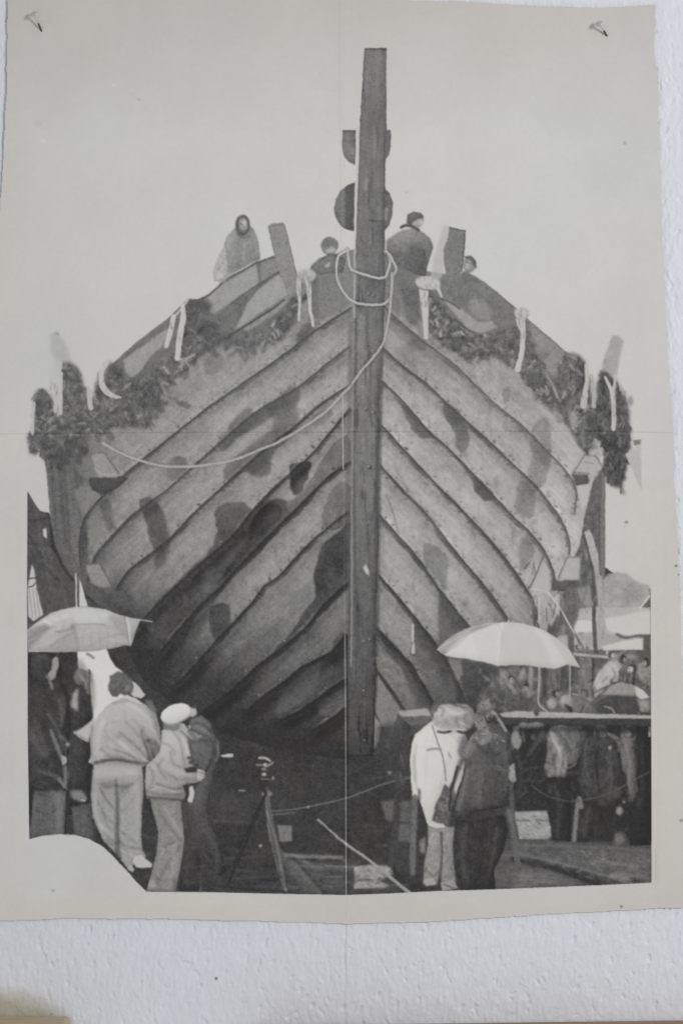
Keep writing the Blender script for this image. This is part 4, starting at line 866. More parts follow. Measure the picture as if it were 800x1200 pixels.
# -------- person in the dark coat
n = 'longcoat'
fill([(550, 962), (590, 955), (594, 975), (588, 1000), (578, 1020), (580, 1042), (540, 1043), (532, 1010), (534, 960)], flat(66, 6, 6), P_(n, 'trousers'), soft=.8)
fill([(552, 862), (562, 850), (578, 846), (592, 852), (602, 862), (604, 880), (598, 898), (596, 925), (592, 946), (575, 948), (553, 952), (538, 960), (528, 966), (534, 940), (545, 905), (543, 888), (541, 880)],
     grad(560, 860, 88, 560, 950, 82, 6, 6), P_(n, 'coat'), soft=.7)
fill([(543, 885), (550, 862), (560, 855), (556, 875), (548, 890)], 122, soft=1.4, clip=PR(n), alpha=.9); line([(553, 898), (545, 918), (540, 940)], 3, 104, None, 1.6, .8, clip=PR(n)); line([(560, 890), (556, 920), (556, 950)], 5, 98, None, 2.5, .6, clip=PR(n))
fill([(555, 866), (568, 850), (577, 862), (570, 872), (560, 872)], flat(118, 18, 3), soft=1.2, clip=PR(n), alpha=.9); line([(580, 900), (590, 904)], 4, 118, None, 1.4, .8, clip=PR(n)); line([(585, 905), (592, 900)], 2, 66, None, 1, .8, clip=PR(n))
ell(569, 831, 11.5, 13, flat(102, 14, 4), P_(n, 'head'), soft=.9); ell(568, 826, 6, 5, 140, soft=2, clip=PR(n)); ell(577, 835, 2, 2.4, 160, soft=.7); fill([(556, 835), (566, 840), (572, 852), (560, 856), (554, 846)], flat(128, 18, 3), P_(n, 'collar'), soft=1)
line([(580, 836), (586, 846), (592, 856)], 3.4, 150, P_(n, 'hand'), .8); ell(604, 867, 6, 10, 140, P_(n, 'hand#r'), soft=1, rot=-8); fill([(596, 898), (602, 893), (604, 915), (600, 918), (595, 912)], flat(148, 16, 3), P_(n, 'cuff'), soft=.8)
line([(598, 918), (600, 950), (602, 975)], 5, 92, Tr + '/leg#d', 1); line([(596, 950), (602, 985), (606, 1012)], 7, 104, Tr + '/leg#d', 1.2)
for x in (612, 622, 628): ell(x, 850, 5, 3, 130, RB, soft=1)
fill([(600, 852), (608, 850), (607, 862), (602, 860)], 146, RB, soft=1)
# white fore-ground dome cut into the picture
fill(DOME + [(100, 1060), (34, 1060), (30, 984)], 188.5, 'printed_umbrella#front', soft=.5)
fill([(30, 1040), (100, 1044), (168, 1045), (100, 1070), (30, 1070)], 190, 'paper', soft=1)

# clean the left, bottom and right edges of the printed field
line([(30.6, 575), (30, 700), (31, 860), (33, 985)], 4.2, 189, 'paper', .25, 1, False)
fill([(172, 1044.8), (240, 1045.3), (320, 1047), (405, 1048.5), (450, 1047), (510, 1044), (600, 1041), (700, 1037), (763, 1034), (770, 1060), (160, 1060)], 190, 'paper', soft=.35)
line([(763.2, 690), (763.8, 860), (764.6, 1040)], 3.6, 190, 'paper', .25, 1, False)

# -------- cloth folds, texture and the small bright and dark touches on the figures
def folds(clip, reg, n, ang, amp=14, ln=(5, 16), w=(1.2, 3)):
    x0, y0, x1, y1 = reg
    for _ in range(n):
        x, y = rnd.uniform(x0, x1), rnd.uniform(y0, y1); a = math.radians(rnd.gauss(*ang)); l = rnd.uniform(*ln); ww = rnd.uniform(*w)
        c = rnd.uniform(-.5, .5); m_ = rnd.uniform(.4, 1) * amp
        P = [(x, y), (x + l * .5 * math.cos(a), y + l * .5 * math.sin(a)), (x + l * math.cos(a + c), y + l * math.sin(a + c))]
        line(P, [ww * .5, ww, ww * .4], -m_, None, 1.0, 1, True, clip, True)
        line([(q[0] + ww * .9 * math.sin(a), q[1] - ww * .9 * math.cos(a)) for q in P], [ww * .5, ww, ww * .4], m_ * .8, None, 1.0, 1, True, clip, True)
J = PR('jacket')
folds(J, (112, 830, 185, 890), 16, (50, 30), 9, (8, 22), (2, 4))
folds(J + '/trousers', (110, 915, 166, 1010), 26, (65, 40), 11, (6, 18))
for P, w_, d in [([(148, 846), (160, 858), (170, 872), (177, 892)], 3, -18), ([(138, 862), (152, 874), (166, 888)], 3.4, -20), ([(140, 869), (154, 881), (168, 894)], 3, 22), ([(130, 872), (146, 884), (158, 893)], 2.4, 16),
                 ([(122, 846), (116, 862), (114, 880)], 6, 10), ([(168, 852), (175, 870), (181, 888)], 3, -26), ([(176, 850), (184, 862), (187, 874)], 3, 18), ([(173, 867), (179, 866), (184, 870)], 2, -30),
                 ([(118, 878), (132, 886), (150, 888)], 3, -14), ([(112, 884), (124, 882)], 3, 16), ([(150, 824), (166, 834), (178, 846)], 5, 12), ([(155, 843), (164, 850), (166, 862)], 2.4, -12)]:
    line(P, w_, d, None, 1.2, 1, True, J, True)
for P, w_, d in [([(118, 918), (128, 922), (136, 920), (146, 922), (157, 918)], 3, -20), ([(114, 935), (122, 952), (134, 966)], 2.6, -12), ([(160, 930), (150, 944), (142, 952)], 2.6, -12), ([(122, 975), (130, 984), (137, 988)], 3, -20),
                 ([(140, 985), (150, 992), (164, 994)], 3, -22), ([(143, 997), (156, 1003)], 2.4, 20), ([(118, 966), (128, 976)], 3, 14), ([(150, 905), (160, 905)], 4, 8)]:
    line(P, w_, d, None, 1.1, 1, True, J + '/trousers', True)
C_ = PR('cap')
folds(C_, (172, 860, 225, 934), 26, (35, 45), 12, (5, 14), (1.2, 2.6)); folds(C_ + '/trousers', (180, 945, 216, 1040), 26, (60, 45), 12, (6, 16))
line([(204, 858), (211, 868), (214, 884), (217, 896)], 2, -22, None, .9, 1, True, C_, True); line([(211, 852), (216, 866), (221, 884)], 2.4, 14, None, .9, 1, True, C_, True)
line([(181, 892), (192, 902), (206, 912), (222, 913)], 3, -16, None, 1.2, 1, True, C_, True); line([(176, 926), (190, 922), (206, 928)], 2.2, 18, None, 1, 1, True, C_, True)
fill([(214, 846), (221, 846), (224, 852), (219, 856), (222, 862), (217, 863), (213, 856)], 168, soft=.8, clip=[C_, PR('photo')]); ell(219.5, 851, 1.6, 1, 112, soft=.5); line([(212, 856), (220, 864), (222, 872)], 1.8, 112, None, .7, .8, clip=C_)
for q in [(224, 893), (222, 888), (229, 897)]: ell(q[0], q[1], 3, 2.4, 74, soft=1, alpha=.8, clip=[C_, PR('photo')])
for q in [((232, 904), (238, 907)), ((233, 907.5), (239, 910)), ((232, 911), (237, 912.5))]: line(q, 1, 128, None, .4, .8, False, C_)
F_ = PR('photo')
folds(F_, (222, 845, 256, 935), 26, (80, 40), 10, (6, 16)); line([(226, 852), (236, 853), (246, 862)], 3, 22, None, 1, 1, True, F_, True); line([(222, 857), (232, 866), (244, 868)], 3, -22, None, 1.2, 1, True, F_, True)
line([(247, 866), (250, 880), (246, 894), (240, 905)], 2.4, -20, None, 1, 1, True, F_, True); line([(253, 872), (256, 884), (252, 893)], 2, 20, None, .8, 1, True, F_, True); folds(F_, (232, 945, 262, 1020), 16, (65, 20), 9, (8, 20))
fill([(216, 942), (224, 944), (230, 960), (232, 1000), (228, 1044), (206, 1044), (217, 985)], 70, soft=2.5, alpha=.6, clip=F_)
for y_ in (993, 1016, 1034): line([(216, y_), (240, y_ - 1)], 1.4, 104, None, .9, .5)
line([(233, 1022), (235, 1042)], 5, 98, None, 1.6, .5); line([(205, 1030), (206, 1044)], 3, 96, None, 1.4, .5)
D_ = PR('dark')
folds(D_, (36, 800, 78, 975), 44, (60, 50), 9, (6, 18)); folds(PR('shadowed'), (82, 800, 110, 980), 30, (80, 50), 12, (4, 12))
for P, w_, t_ in [([(56, 835), (66, 850), (76, 876), (80, 890)], 3, 112), ([(42, 846), (50, 866), (56, 884)], 5, 90), ([(62, 925), (60, 945), (62, 975)], 3, 112), ([(72, 925), (70, 950), (70, 975)], 3, 120), ([(74, 815), (76, 828), (74, 842)], 4, 98),
                  ([(52, 905), (62, 908), (74, 914)], 2, 104), ([(48, 916), (60, 921), (72, 924)], 2.4, 96), ([(72, 862), (78, 868), (80, 876)], 2.4, 140), ([(76, 900), (79, 908), (76, 918)], 4, 146)]:
    line(P, w_, t_, None, 1.3, .6, True, [D_, PR('shadowed')])
ell(80, 872, 2.2, 2.2, 160, soft=.8); line([(40, 778), (46, 772), (54, 770)], 4, 88, None, 1.4, .6, clip=D_)
fill([(88, 776), (96, 772), (104, 786), (112, 800), (112, 830), (104, 838), (100, 808), (92, 800)], 92, soft=2, alpha=.4); line([(95, 792), (101, 800), (104, 812)], 3, 156, None, 1, .6)
W_ = PR('whitecoat')
for P, w_, t_ in [([(507, 834), (512, 828), (520, 832), (516, 840)], 2, 128), ([(510, 844), (520, 848), (530, 844)], 2.4, 150), ([(524, 832), (534, 836), (545, 834)], 3, 190), ([(534, 841), (536, 851)], 4, 132), ([(546, 832), (550, 842), (548, 852)], 3, 148),
                  ([(508, 836), (514, 836)], 2.6, 190), ([(538, 846), (546, 850)], 2.4, 186), ([(524, 840), (530, 848), (526, 853)], 2, 166), ([(552, 828), (556, 836), (554, 848)], 2.6, 120)]:
    line(P, w_, t_, None, .9, .75, True, W_)
line([(508, 827), (518, 824), (530, 825), (540, 828), (552, 831)], 1.4, 112, None, .6, .8, clip=[W_, RB]); fill([(544, 826), (556, 828), (558, 845), (552, 852), (546, 845)], 138, soft=1.6, alpha=.6, clip=W_)
folds(W_, (484, 860, 540, 960), 16, (80, 25), 6, (10, 26), (2, 4)); folds(W_ + '/trousers', (498, 972, 532, 1036), 30, (75, 40), 13, (5, 14))
line([(487, 872), (485, 900), (488, 925)], 2.6, -22, None, 1.1, 1, True, W_, True); line([(499, 880), (499, 900), (497, 925), (500, 950)], 2, -7, None, 1.2, 1, True, W_, True); line([(524, 856), (536, 870), (544, 884)], 2.4, -14, None, 1.2, 1, True, W_, True)
line([(527, 884), (520, 905), (514, 925)], 3, -10, None, 1.4, 1, True, W_, True); speck((508, 925, 530, 962), 46, (66, 140), (.8, 1.8), clip=W_ + '/shoulder_bag', alpha=.6, length=5, ang=(70, 40))
line([(512, 930), (526, 936), (532, 930)], 1.6, 128, None, .6, .7, clip=W_ + '/shoulder_bag'); line([(536, 898), (530, 920), (526, 950)], 2.6, 66, None, .7, .9); line([(541, 893), (534, 915), (530, 930)], 1.4, 140, None, .5, .7)
L_ = PR('longcoat')
folds(L_, (540, 860, 600, 945), 40, (78, 30), 10, (8, 24)); folds(L_ + '/trousers', (540, 955, 590, 1040), 24, (85, 20), 6, (8, 24))
speck((552, 835, 590, 870), 60, (70, 178), (1, 2.4), clip=L_, alpha=.5, length=5); speck((556, 818, 582, 846), 40, (74, 160), (1, 2.6), clip=L_, alpha=.45, length=4)
fill([(541, 862), (549, 856), (556, 858), (548, 880), (540, 892), (536, 880)], flat(120, 8, 3), soft=1, alpha=.85, clip=[L_, W_]); line([(556, 862), (548, 888), (540, 905)], 2.6, 96, None, .8, .7, clip=L_)
for q in [(583, 898), (590, 902), (560, 845), (572, 866)]: ell(q[0], q[1], 3.4, 2, 128, soft=1.2, alpha=.6, clip=L_, rot=30)
speck((598, 860, 612, 880), 8, (90, 170), (1, 2), alpha=.5, length=4)
# crowd, staging and slipway clutter
UC = [RB, PR('striped'), PR('darkcoat'), PR('coatright'), PR('edge'), Tr]
for _ in range(230):
    x, y = rnd.uniform(592, 758), rnd.uniform(852, 940)
    line([(x, y), (x + rnd.gauss(0, 4), y + rnd.uniform(3, 11))], rnd.uniform(1, 3.2), rnd.uniform(56, 112), None, 1.1, .42, False, UC)
for _ in range(260):
    x, y = rnd.uniform(560, 758), rnd.uniform(782, 832)
    line([(x, y), (x + rnd.gauss(0, 3), y + rnd.uniform(2, 9))], rnd.uniform(1, 3), rnd.uniform(62, 168), None, .9, .38, False, [RB, PR('canopy'), PR('behind'), PR('crowd')])
for _ in range(120):
    x, y = rnd.uniform(672, 758), rnd.uniform(752, 810)
    line([(x, y), (x + rnd.gauss(0, 4), y + rnd.uniform(2, 8))], rnd.uniform(1, 3), rnd.uniform(60, 190), None, .8, .4, False, [RB, PR('white'), PR('crowd')])
for _ in range(110):
    x, y = rnd.uniform(642, 706), rnd.uniform(640, 770)
    line([(x, y), (x + rnd.gauss(0, 3), y + rnd.uniform(4, 18))], rnd.uniform(1, 3), rnd.uniform(80, 176), None, .9, .34, False, [RB, 'printed_prop'])
for _ in range(420):
    x, y = rnd.uniform(150, 760), rnd.uniform(880, 1044)
    line([(x, y), (x + rnd.uniform(4, 22), y + rnd.gauss(0, 1.6))], rnd.uniform(1, 3), rnd.uniform(58, 98), None, 1.1, .32, False, RB)
for _ in range(260):
    x, y = rnd.uniform(560, 760), rnd.uniform(985, 1040)
    line([(x, y), (x + rnd.uniform(3, 16), y + rnd.uniform(-1, 4))], rnd.uniform(1, 2.4), rnd.uniform(64, 124), None, .9, .35, False, RB)
for x0_, y0_, x1_, y1_ in [(604, 953, 642, 982)]:
    speck((x0_, y0_, x1_, y1_), 50, (110, 190), (1, 2.4), clip='printed_hut', alpha=.5, length=5, ang=(5, 15))
speck((415, 1015, 458, 1040), 50, (90, 196), (1, 2.6), clip='printed_crate', alpha=.5, length=6, ang=(0, 20))
for _ in range(60):
    x, y = rnd.uniform(334, 405), rnd.uniform(1000, 1040)
    line([(x, y), (x + rnd.uniform(4, 18), y + rnd.gauss(1, 2))], rnd.uniform(1, 2.6), rnd.uniform(60, 140), None, .9, .35, False, RB)
fill([(440, 850), (466, 845), (470, 870), (466, 910), (440, 900)], 76, soft=3, alpha=.6, clip=[RB, B]); line([(462, 850), (452, 875)], 4, 92, None, 1.4, .6, clip=[RB, B])
fill([(462, 905), (476, 880), (480, 905), (470, 930)], 88, soft=3, alpha=.4, clip=RB)
# left umbrella, more form
U_ = 'printed_umbrella#left'
for P, w_, d in [([(44, 731), (62, 726), (80, 722)], 5, 8), ([(34, 762), (60, 752), (84, 738)], 2, 10), ([(40, 744), (52, 738), (66, 734)], 2, -14), ([(92, 745), (110, 738), (140, 740)], 2, 8), ([(100, 760), (122, 748), (146, 742)], 1.6, -12),
                 ([(60, 757), (74, 748), (86, 742)], 3, -8), ([(112, 716), (118, 724), (120, 732)], 2, -8), ([(52, 726), (60, 732)], 3, 14), ([(128, 748), (142, 752), (150, 752)], 3, 10), ([(70, 722), (76, 730), (72, 738)], 2, -10)]:
    line(P, w_, d, None, 1, 1, True, U_, True)
# ribbons: broken light
for _ in range(240):
    x, y = rnd.choice([(350, 320), (360, 322), (498, 336), (607, 368), (68, 440), (685, 450), (716, 460), (206, 385), (124, 450), (494, 330), (612, 372), (352, 330)])
    x += rnd.uniform(-9, 12); y += rnd.uniform(-8, 26)
    line([(x, y), (x + rnd.gauss(0, 1.5), y + rnd.uniform(2, 7))], rnd.uniform(.8, 1.6), rnd.uniform(112, 160), None, .5, .5, False, RN)
# people on the rail
folds(PR('hood'), (254, 272, 302, 326), 34, (75, 30), 9, (5, 16)); folds(PR('back'), (455, 272, 504, 318), 34, (70, 40), 11, (5, 16)); folds(PR('low'), (368, 302, 402, 318), 10, (40, 40), 12, (4, 10))
line([(492, 260), (496, 262), (495, 266)], 2.4, 178, None, .6, .8, clip=PR('back')); ell(383, 284, 5, 5, 118, soft=2, alpha=.6, clip=PR('low'))
# stem: knots and stains
for _ in range(46):
    x, y = rnd.uniform(414, 448), rnd.uniform(200, 870)
    ell(x, y, rnd.uniform(1, 4), rnd.uniform(2, 12), rnd.uniform(-14, 9), soft=1.4, clip=ST, add=True)

# crowd and gear, second pass
for P, w_, t_ in [([(548, 900), (541, 925), (536, 948)], 4, 118), ([(562, 905), (560, 930), (562, 948)], 6, 104), ([(576, 880), (582, 905), (578, 935)], 4, 70), ([(590, 880), (594, 900), (592, 925)], 4, 108), ([(556, 868), (566, 880), (584, 884)], 3, 66), ([(564, 852), (574, 862), (590, 864)], 4, 112),
                  ([(545, 965), (542, 1000), (546, 1030)], 5, 84), ([(566, 965), (564, 1000), (560, 1030)], 4, 54), ([(582, 970), (578, 1000), (572, 1025)], 4, 86), ([(552, 950), (570, 950), (586, 945)], 2.4, 54)]:
    line(P, w_, t_, None, 1.6, .65, True, PR('longcoat'))
def figure_head(x, y, r, hair, face, clip, side=1):
    ell(x, y, r, r * 1.15, hair, soft=.7, clip=clip); ell(x + side * r * .4, y + r * .3, r * .6, r * .75, face, soft=.6, clip=clip)
    ell(x + side * r * .55, y + r * .05, r * .16, r * .14, hair, soft=.3, alpha=.8, clip=clip); line([(x + side * r * .3, y + r * .75), (x + side * r * .7, y + r * .75)], .9, hair + 12, None, .3, .7, clip=clip)
AB = [RB, PR('canopy'), PR('behind'), PR('crowd'), PR('white'), PR('edge2')]
for x, y, r, h_, f_, sd in [(617, 806, 5, 72, 142, -1), (597, 796, 4.5, 84, 150, 1), (651, 812, 4.5, 70, 138, 1), (684, 812, 5, 78, 128, -1), (740, 783, 5.5, 74, 172, -1), (756, 776, 5, 80, 150, -1), (716, 767, 4.6, 92, 168, 1), (730, 772, 4, 76, 140, 1), (677, 757, 4, 90, 160, 1), (750, 812, 5, 90, 168, -1)]:
    figure_head(x, y, r, h_, f_, AB, sd)
for q in [(645, 823, 5, 4), (661, 820, 5, 6), (706, 790, 4, 8), (753, 825, 4, 3), (611, 790, 3, 7)]: ell(q[0], q[1], q[2], q[3], 158, soft=1.2, alpha=.7, clip=AB, rot=20)
for P, w_, t_ in [([(586, 786), (594, 798), (604, 812)], 4, 140), ([(592, 784), (602, 794), (610, 806)], 2, 84), ([(622, 784), (622, 800), (618, 812)], 4, 148), ([(636, 784), (637, 815)], 5, 74), ([(648, 786), (650, 808)], 3, 118), ([(658, 786), (657, 808)], 4, 76),
                  ([(686, 775), (685, 818)], 2, 122), ([(696, 812), (706, 806), (722, 800)], 2, 70), ([(662, 826), (668, 832)], 4, 68), ([(736, 790), (734, 800), (740, 806)], 3, 66), ([(726, 784), (724, 796)], 2, 70)]:
    line(P, w_, t_, None, .9, .75, True, AB)
UB = UC
for x, y, r, h_, f_, sd in [(703, 860, 6, 70, 112, 1), (737, 858, 6, 78, 120, -1), (622, 862, 5, 64, 96, 1)]: figure_head(x, y, r, h_, f_, UB, sd)
for P, w_, t_ in [([(613, 849), (618, 851)], 5, 146), ([(627, 848), (634, 850)], 5, 142), ([(618, 884), (626, 872), (634, 858)], 5, 86), ([(606, 885), (610, 905), (606, 930)], 5, 78), ([(644, 856), (652, 872), (656, 890), (652, 908)], 3, 158), ([(650, 856), (662, 868), (668, 882)], 3, 84),
                  ([(656, 874), (662, 890), (660, 905)], 2.4, 160), ([(668, 856), (672, 872), (668, 892)], 3, 120), ([(680, 856), (678, 880)], 3, 88), ([(688, 866), (684, 890), (690, 915)], 3, 92), ([(700, 872), (698, 900), (702, 930)], 3, 58), ([(714, 862), (722, 868), (724, 880)], 2, 140),
                  ([(712, 890), (716, 910), (712, 935)], 3, 94), ([(730, 866), (736, 890), (736, 920)], 3, 132), ([(742, 868), (744, 900), (742, 925)], 2.4, 80), ([(650, 920), (654, 950), (652, 980)], 4, 76), ([(690, 945), (686, 965), (684, 982)], 3, 80), ([(752, 870), (752, 930)], 4, 70)]:
    line(P, w_, t_, None, 1, .7, True, UB)
for x in (612, 634, 676, 702, 728): line([(x, 853), (x + 1, 868)], rnd.uniform(3, 6), rnd.uniform(84, 118), None, 1.2, .6, True, UB)
fill([(592, 850), (762, 852), (762, 858), (592, 857)], 52, soft=1.6, alpha=.55, clip=UB)
# tripod legs and the slipway timbers
for P, w_, t_, k in [([(313, 926), (320, 965), (329, 1005), (334, 1042)], 1.4, 112, T), ([(311, 932), (289, 985), (268, 1036)], 2.2, 60, T), ([(303, 903), (303, 912), (308, 922), (311, 930)], 5, 66, T), ([(313, 950), (324, 990), (330, 1020)], 1.2, 140, None)]:
    line(P, w_, t_, k, .6, .85)
for P, w_, t_ in [([(322, 990), (345, 1014), (374, 1046)], 5, 112), ([(326, 988), (349, 1010), (380, 1046)], 2, 60), ([(336, 1001), (370, 1003), (402, 1004)], 3, 138), ([(336, 1006), (370, 1008), (400, 1009)], 2, 62), ([(350, 1014), (404, 1017), (414, 1016)], 2, 128),
                  ([(250, 962), (300, 964)], 2, 96), ([(258, 1006), (310, 1003)], 2, 92), ([(270, 1030), (330, 1026)], 2, 94), ([(380, 1032), (412, 1034)], 3, 100), ([(345, 1038), (400, 1042)], 2.4, 96), ([(605, 1000), (660, 1012), (735, 1034)], 3, 128), ([(600, 1006), (655, 1020), (700, 1036)], 6, 60),
                  ([(600, 990), (680, 992), (760, 996)], 2, 118), ([(610, 1030), (650, 1034)], 4, 122), ([(690, 1008), (745, 1014)], 3, 126), ([(720, 1022), (758, 1028)], 3, 132), ([(540, 1020), (570, 1035)], 3, 112), ([(440, 990), (464, 992)], 3, 92), ([(446, 1000), (470, 1030)], 3, 60)]:
    line(P, w_, t_, None, 1.1, .6, True, [RB, 'printed_crate'])
# brighter rope, coil ends
line([(407, 294), (398, 300), (395, 312)], 1.4, 192, None, .4, .7, clip=RP)

# roundness of figures, bundles and timbers as the print shows it
def rounded(prefix, s_, amt, ex=0.0, ey=0.0):
    ks = [i for i, k in enumerate(KEYS) if k.startswith(prefix)]
    m = np.isin(PART, ks)
    jj, ii = np.nonzero(m)
    if len(jj) < 10: return
    p_ = int(s_ * S * 3) + 2
    j0_, j1_, i0_, i1_ = max(jj.min() - p_, 0), jj.max() + p_, max(ii.min() - p_, 0), ii.max() + p_
    mm = m[j0_:j1_, i0_:i1_].astype(float); bl = blur(mm, s_)
    g = amt * (bl - .8)
    gy, gx = np.gradient(blur(mm, s_ * 1.3)); g = g + (ex * gx + ey * gy) * s_ * S
    TONE[j0_:j1_, i0_:i1_] += mm * g
for k_ in list(KEYS):
    if k_.startswith('printed_person'):
        sub = k_.split('/')[-1]
        if sub in ('jacket', 'coat', 'shirt'): rounded(k_, 6, 22, 22, 16)
        elif sub in ('trousers',): rounded(k_, 4, 20, 20, 0)
        elif sub in ('hair', 'head', 'peaked_cap') and 'low' not in k_: rounded(k_, 3, 14, 12, 16)
for k_ in ('#a', '#b', '#c', '#d'):
    rounded(GD + k_, 5, 14, 8, 14); rounded(FH + k_, 3, 26, 0, 10); rounded(BK + k_, 2, 24, 6, 14)
rounded(ST, 3, 34, 22, 0)
rounded('printed_umbrella#left', 4, 22, 0, 14); rounded('printed_umbrella#white', 4, 18, 14, 14)
TONE = np.clip(TONE, 52, 208)

# -------- nothing hand-made or weathered has a ruler edge: shift the drawing by a fraction of a millimetre
wa_ = .3 * noise(XX / 3.1, YY / 3.1, 201) + .35 * noise(XX / 9, YY / 9, 202)
wb_ = .3 * noise(XX / 3.1, YY / 3.1, 203) + .35 * noise(XX / 9, YY / 9, 204)
inside = np.clip(np.minimum(np.minimum((XX - 37) / 5, (758 - XX) / 5), (1028 + (XX - 400) * 0 - YY) / 6), 0, 1)
si = np.clip(np.arange(NX)[None, :] + wa_ * S * inside, 0, NX - 1.01); sj = np.clip(np.arange(NY)[:, None] + wb_ * S * inside, 0, NY - 1.01)
fi = si.astype(int); fj = sj.astype(int); ri = si - fi; rj = sj - fj
TONE = (TONE[fj, fi] * (1 - ri) + TONE[fj, fi + 1] * ri) * (1 - rj) + (TONE[fj + 1, fi] * (1 - ri) + TONE[fj + 1, fi + 1] * ri) * rj
PART = PART[np.round(sj).astype(int), np.round(si).astype(int)]

# -------- grain of the print, stains of the paper, folds
inkmask = np.clip((186 - TONE) / 40, 0, 1)
_t = fbm(XX / 5, YY / 5, 3, 205); _s = np.clip(fbm(XX / 3, YY / 3, 2, 207) - .35, 0, 1)
TONE = TONE + inkmask * (5 * _t - 26 * _s * (TONE > 95) + 5.5 * noise(XX / 1.15, YY / 1.15, 60) + 3.4 * noise(XX / 2.6, YY / 2.2, 61) + 3 * fbm(XX / 60, YY / 60, 2, 62))
TONE = blur(TONE, .25)
# a lifted floor of blacks, as in an old reproduction
TONE = np.where(TONE < 66, 66 - (66 - TONE) * .4, TONE)
# folds
def fold(P, w, d): 
    line(P, w, d, None, .35, 1, False, None, True)
fold([(33, 507), (33, 507)], 1, 0)
line([(0, 509), (80, 508), (200, 507), (400, 506.5), (560, 505.5), (700, 505.5), (787, 507.5)], 1.2, -15, None, .4, 1, False, None, True)
line([(0, 510.4), (200, 508.4), (400, 508), (560, 507), (700, 507), (787, 509)], 1, 6, None, .4, 1, False, None, True)
line([(397.5, 0), (398, 120), (399, 260), (400, 330)], 1.2, -5, None, .4, 1, False, None, True)
line([(401.5, 330), (402, 460)], 1, -5, None, .4, 1, False, None, True)
line([(401.5, 460), (402, 550)], 1.1, 26, None, .3, 1, False, None, True)
line([(402.5, 560), (403.5, 700), (404.3, 742)], 1, 12, None, .3, 1, False, None, True)
line([(404, 744), (405, 880), (405.5, 1048)], 1.5, 52, None, .3, 1, False, None, True)
line([(406.5, 744), (407, 900), (407.5, 1046)], 1.2, -16, None, .35, 1, False, None, True)
line([(405.5, 1048), (405.5, 1080)], 1, -7, None, .4, 1, False, None, True)
line([(200, 508), (260, 510), (420, 506)], 1, -9, None, .4, 1, False, None, True)
# small stains and specks on the paper
for x, y, r, d in [(63, 1043, 1.6, -30), (733, 612, 1.6, -60), (731, 617, 1.0, -25), (791, 663, 1.1, -110), (795.5, 673.5, 1.4, -120), (727, 1062, 1.4, -70),
                   (163, 117, 1.8, -12), (731, 168, 1.8, -26), (134, 100, 2, 7), (52, 166, 3, 6), (45, 145, 4, -5), (476, 226, 1.5, -14), (644, 82, 1.8, -6), (797, 961, 2, -40)]:
    ell(x, y, r * 1.3, r, d, soft=.6, add=True)
line([(150, 108), (163, 117), (173, 130)], 1, -6, None, .8, add=True)
for (x, y, l) in [(300, 120, 60), (600, 90, 80), (200, 240, 50), (640, 300, 90), (120, 60, 40)]:
    line([(x, y), (x + l * .2, y + l)], 1.6, -1.6, None, 1.4, add=True)
for xx_, y0_, y1_ in [(752, 560, 700), (770, 700, 1030), (778, 620, 800), (14, 700, 1000), (22, 560, 700)]:
    line([(xx_, y0_), (xx_ + 1, y1_)], 2, -2.4, None, 1.6, add=True)
speck((740, 560, 795, 760), 40, (178, 186), (.8, 1.6), alpha=.35, length=4)

# -------- paper outline (torn, a little uneven)
OUT = [(10, -7), (120, -6), (260, -4), (400, -1), (540, 2), (600, 6), (690, 9.5), (735, 8), (766, 6),
       (766, 30), (765, 60), (767, 80), (770, 90), (770, 140), (772, 200), (774, 260), (777, 330), (780, 400), (783, 440), (786, 480), (787.5, 510), (788, 560), (791, 600), (795, 680), (797, 760), (801, 860), (806, 1062),
       (760, 1064), (700, 1067.5), (650, 1070), (600, 1073), (540, 1077), (500, 1079.5), (405, 1081.5), (320, 1079), (200, 1076), (130, 1076), (80, 1074.5), (40, 1077.5), (0, 1078), (-8, 1078), (-7, 600), (-3, 300), (1, 240), (5, 170), (8.5, 100), (9, 40)]
ob = [(x + .5 * noise(np.array(x / 9.), np.array(y / 9.), 3), y + .5 * noise(np.array(x / 9.), np.array(y / 9.), 8)) for x, y in
      [(a[0] + (b[0] - a[0]) * t / 12, a[1] + (b[1] - a[1]) * t / 12) for a, b in zip(OUT, OUT[1:] + OUT[:1]) for t in range(12)]]
bb = (0, NX, 0, NY)
SHEET = poly_mask([(float(x), float(y)) for x, y in ob], bb) > .5
# colour of the paper and the ink, in display values
cast = fbm(XX / 130, YY / 130, 3, 71); cast2 = fbm(XX / 90, YY / 90, 3, 75)
border = np.clip((34 - XX) / 30, 0, 1) + np.clip((XX - 700) / 50, 0, 1) * np.clip((YY - 520) / 60, 0, 1) + np.clip((YY - 1046) / 8, 0, 1) + np.clip((120 - YY) / 120, 0, 1) * .9
border = np.clip(border, 0, 1)
lightness = np.clip((TONE - 60) / 130, 0, 1)
TONE = TONE + 1.6 * noise(XX / 1.2, YY / 1.2, 66) + 1.2 * fbm(XX / 5, YY / 5, 2, 67) + 1.5 * fbm(XX / 40, YY / 55, 3, 68)
tp = TONE.copy()
tp = tp - (12 * np.clip((170 - YY) / 170, 0, 1) * (1 - .35 * XX / 800) + 4 * np.clip((110 - XX) / 110, 0, 1) * np.clip((700 - YY) / 500, 0, 1)) * lightness                     # vignetting painted in: sheet colour darkened towards the top, left strip darker too
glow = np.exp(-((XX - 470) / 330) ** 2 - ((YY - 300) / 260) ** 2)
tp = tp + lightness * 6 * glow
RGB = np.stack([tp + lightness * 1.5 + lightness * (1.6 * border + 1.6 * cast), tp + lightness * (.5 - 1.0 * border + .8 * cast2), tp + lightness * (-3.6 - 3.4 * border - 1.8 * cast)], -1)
dark = 1 - lightness
warm = np.clip(fbm(XX / 45, YY / 45, 2, 81), 0, 1)
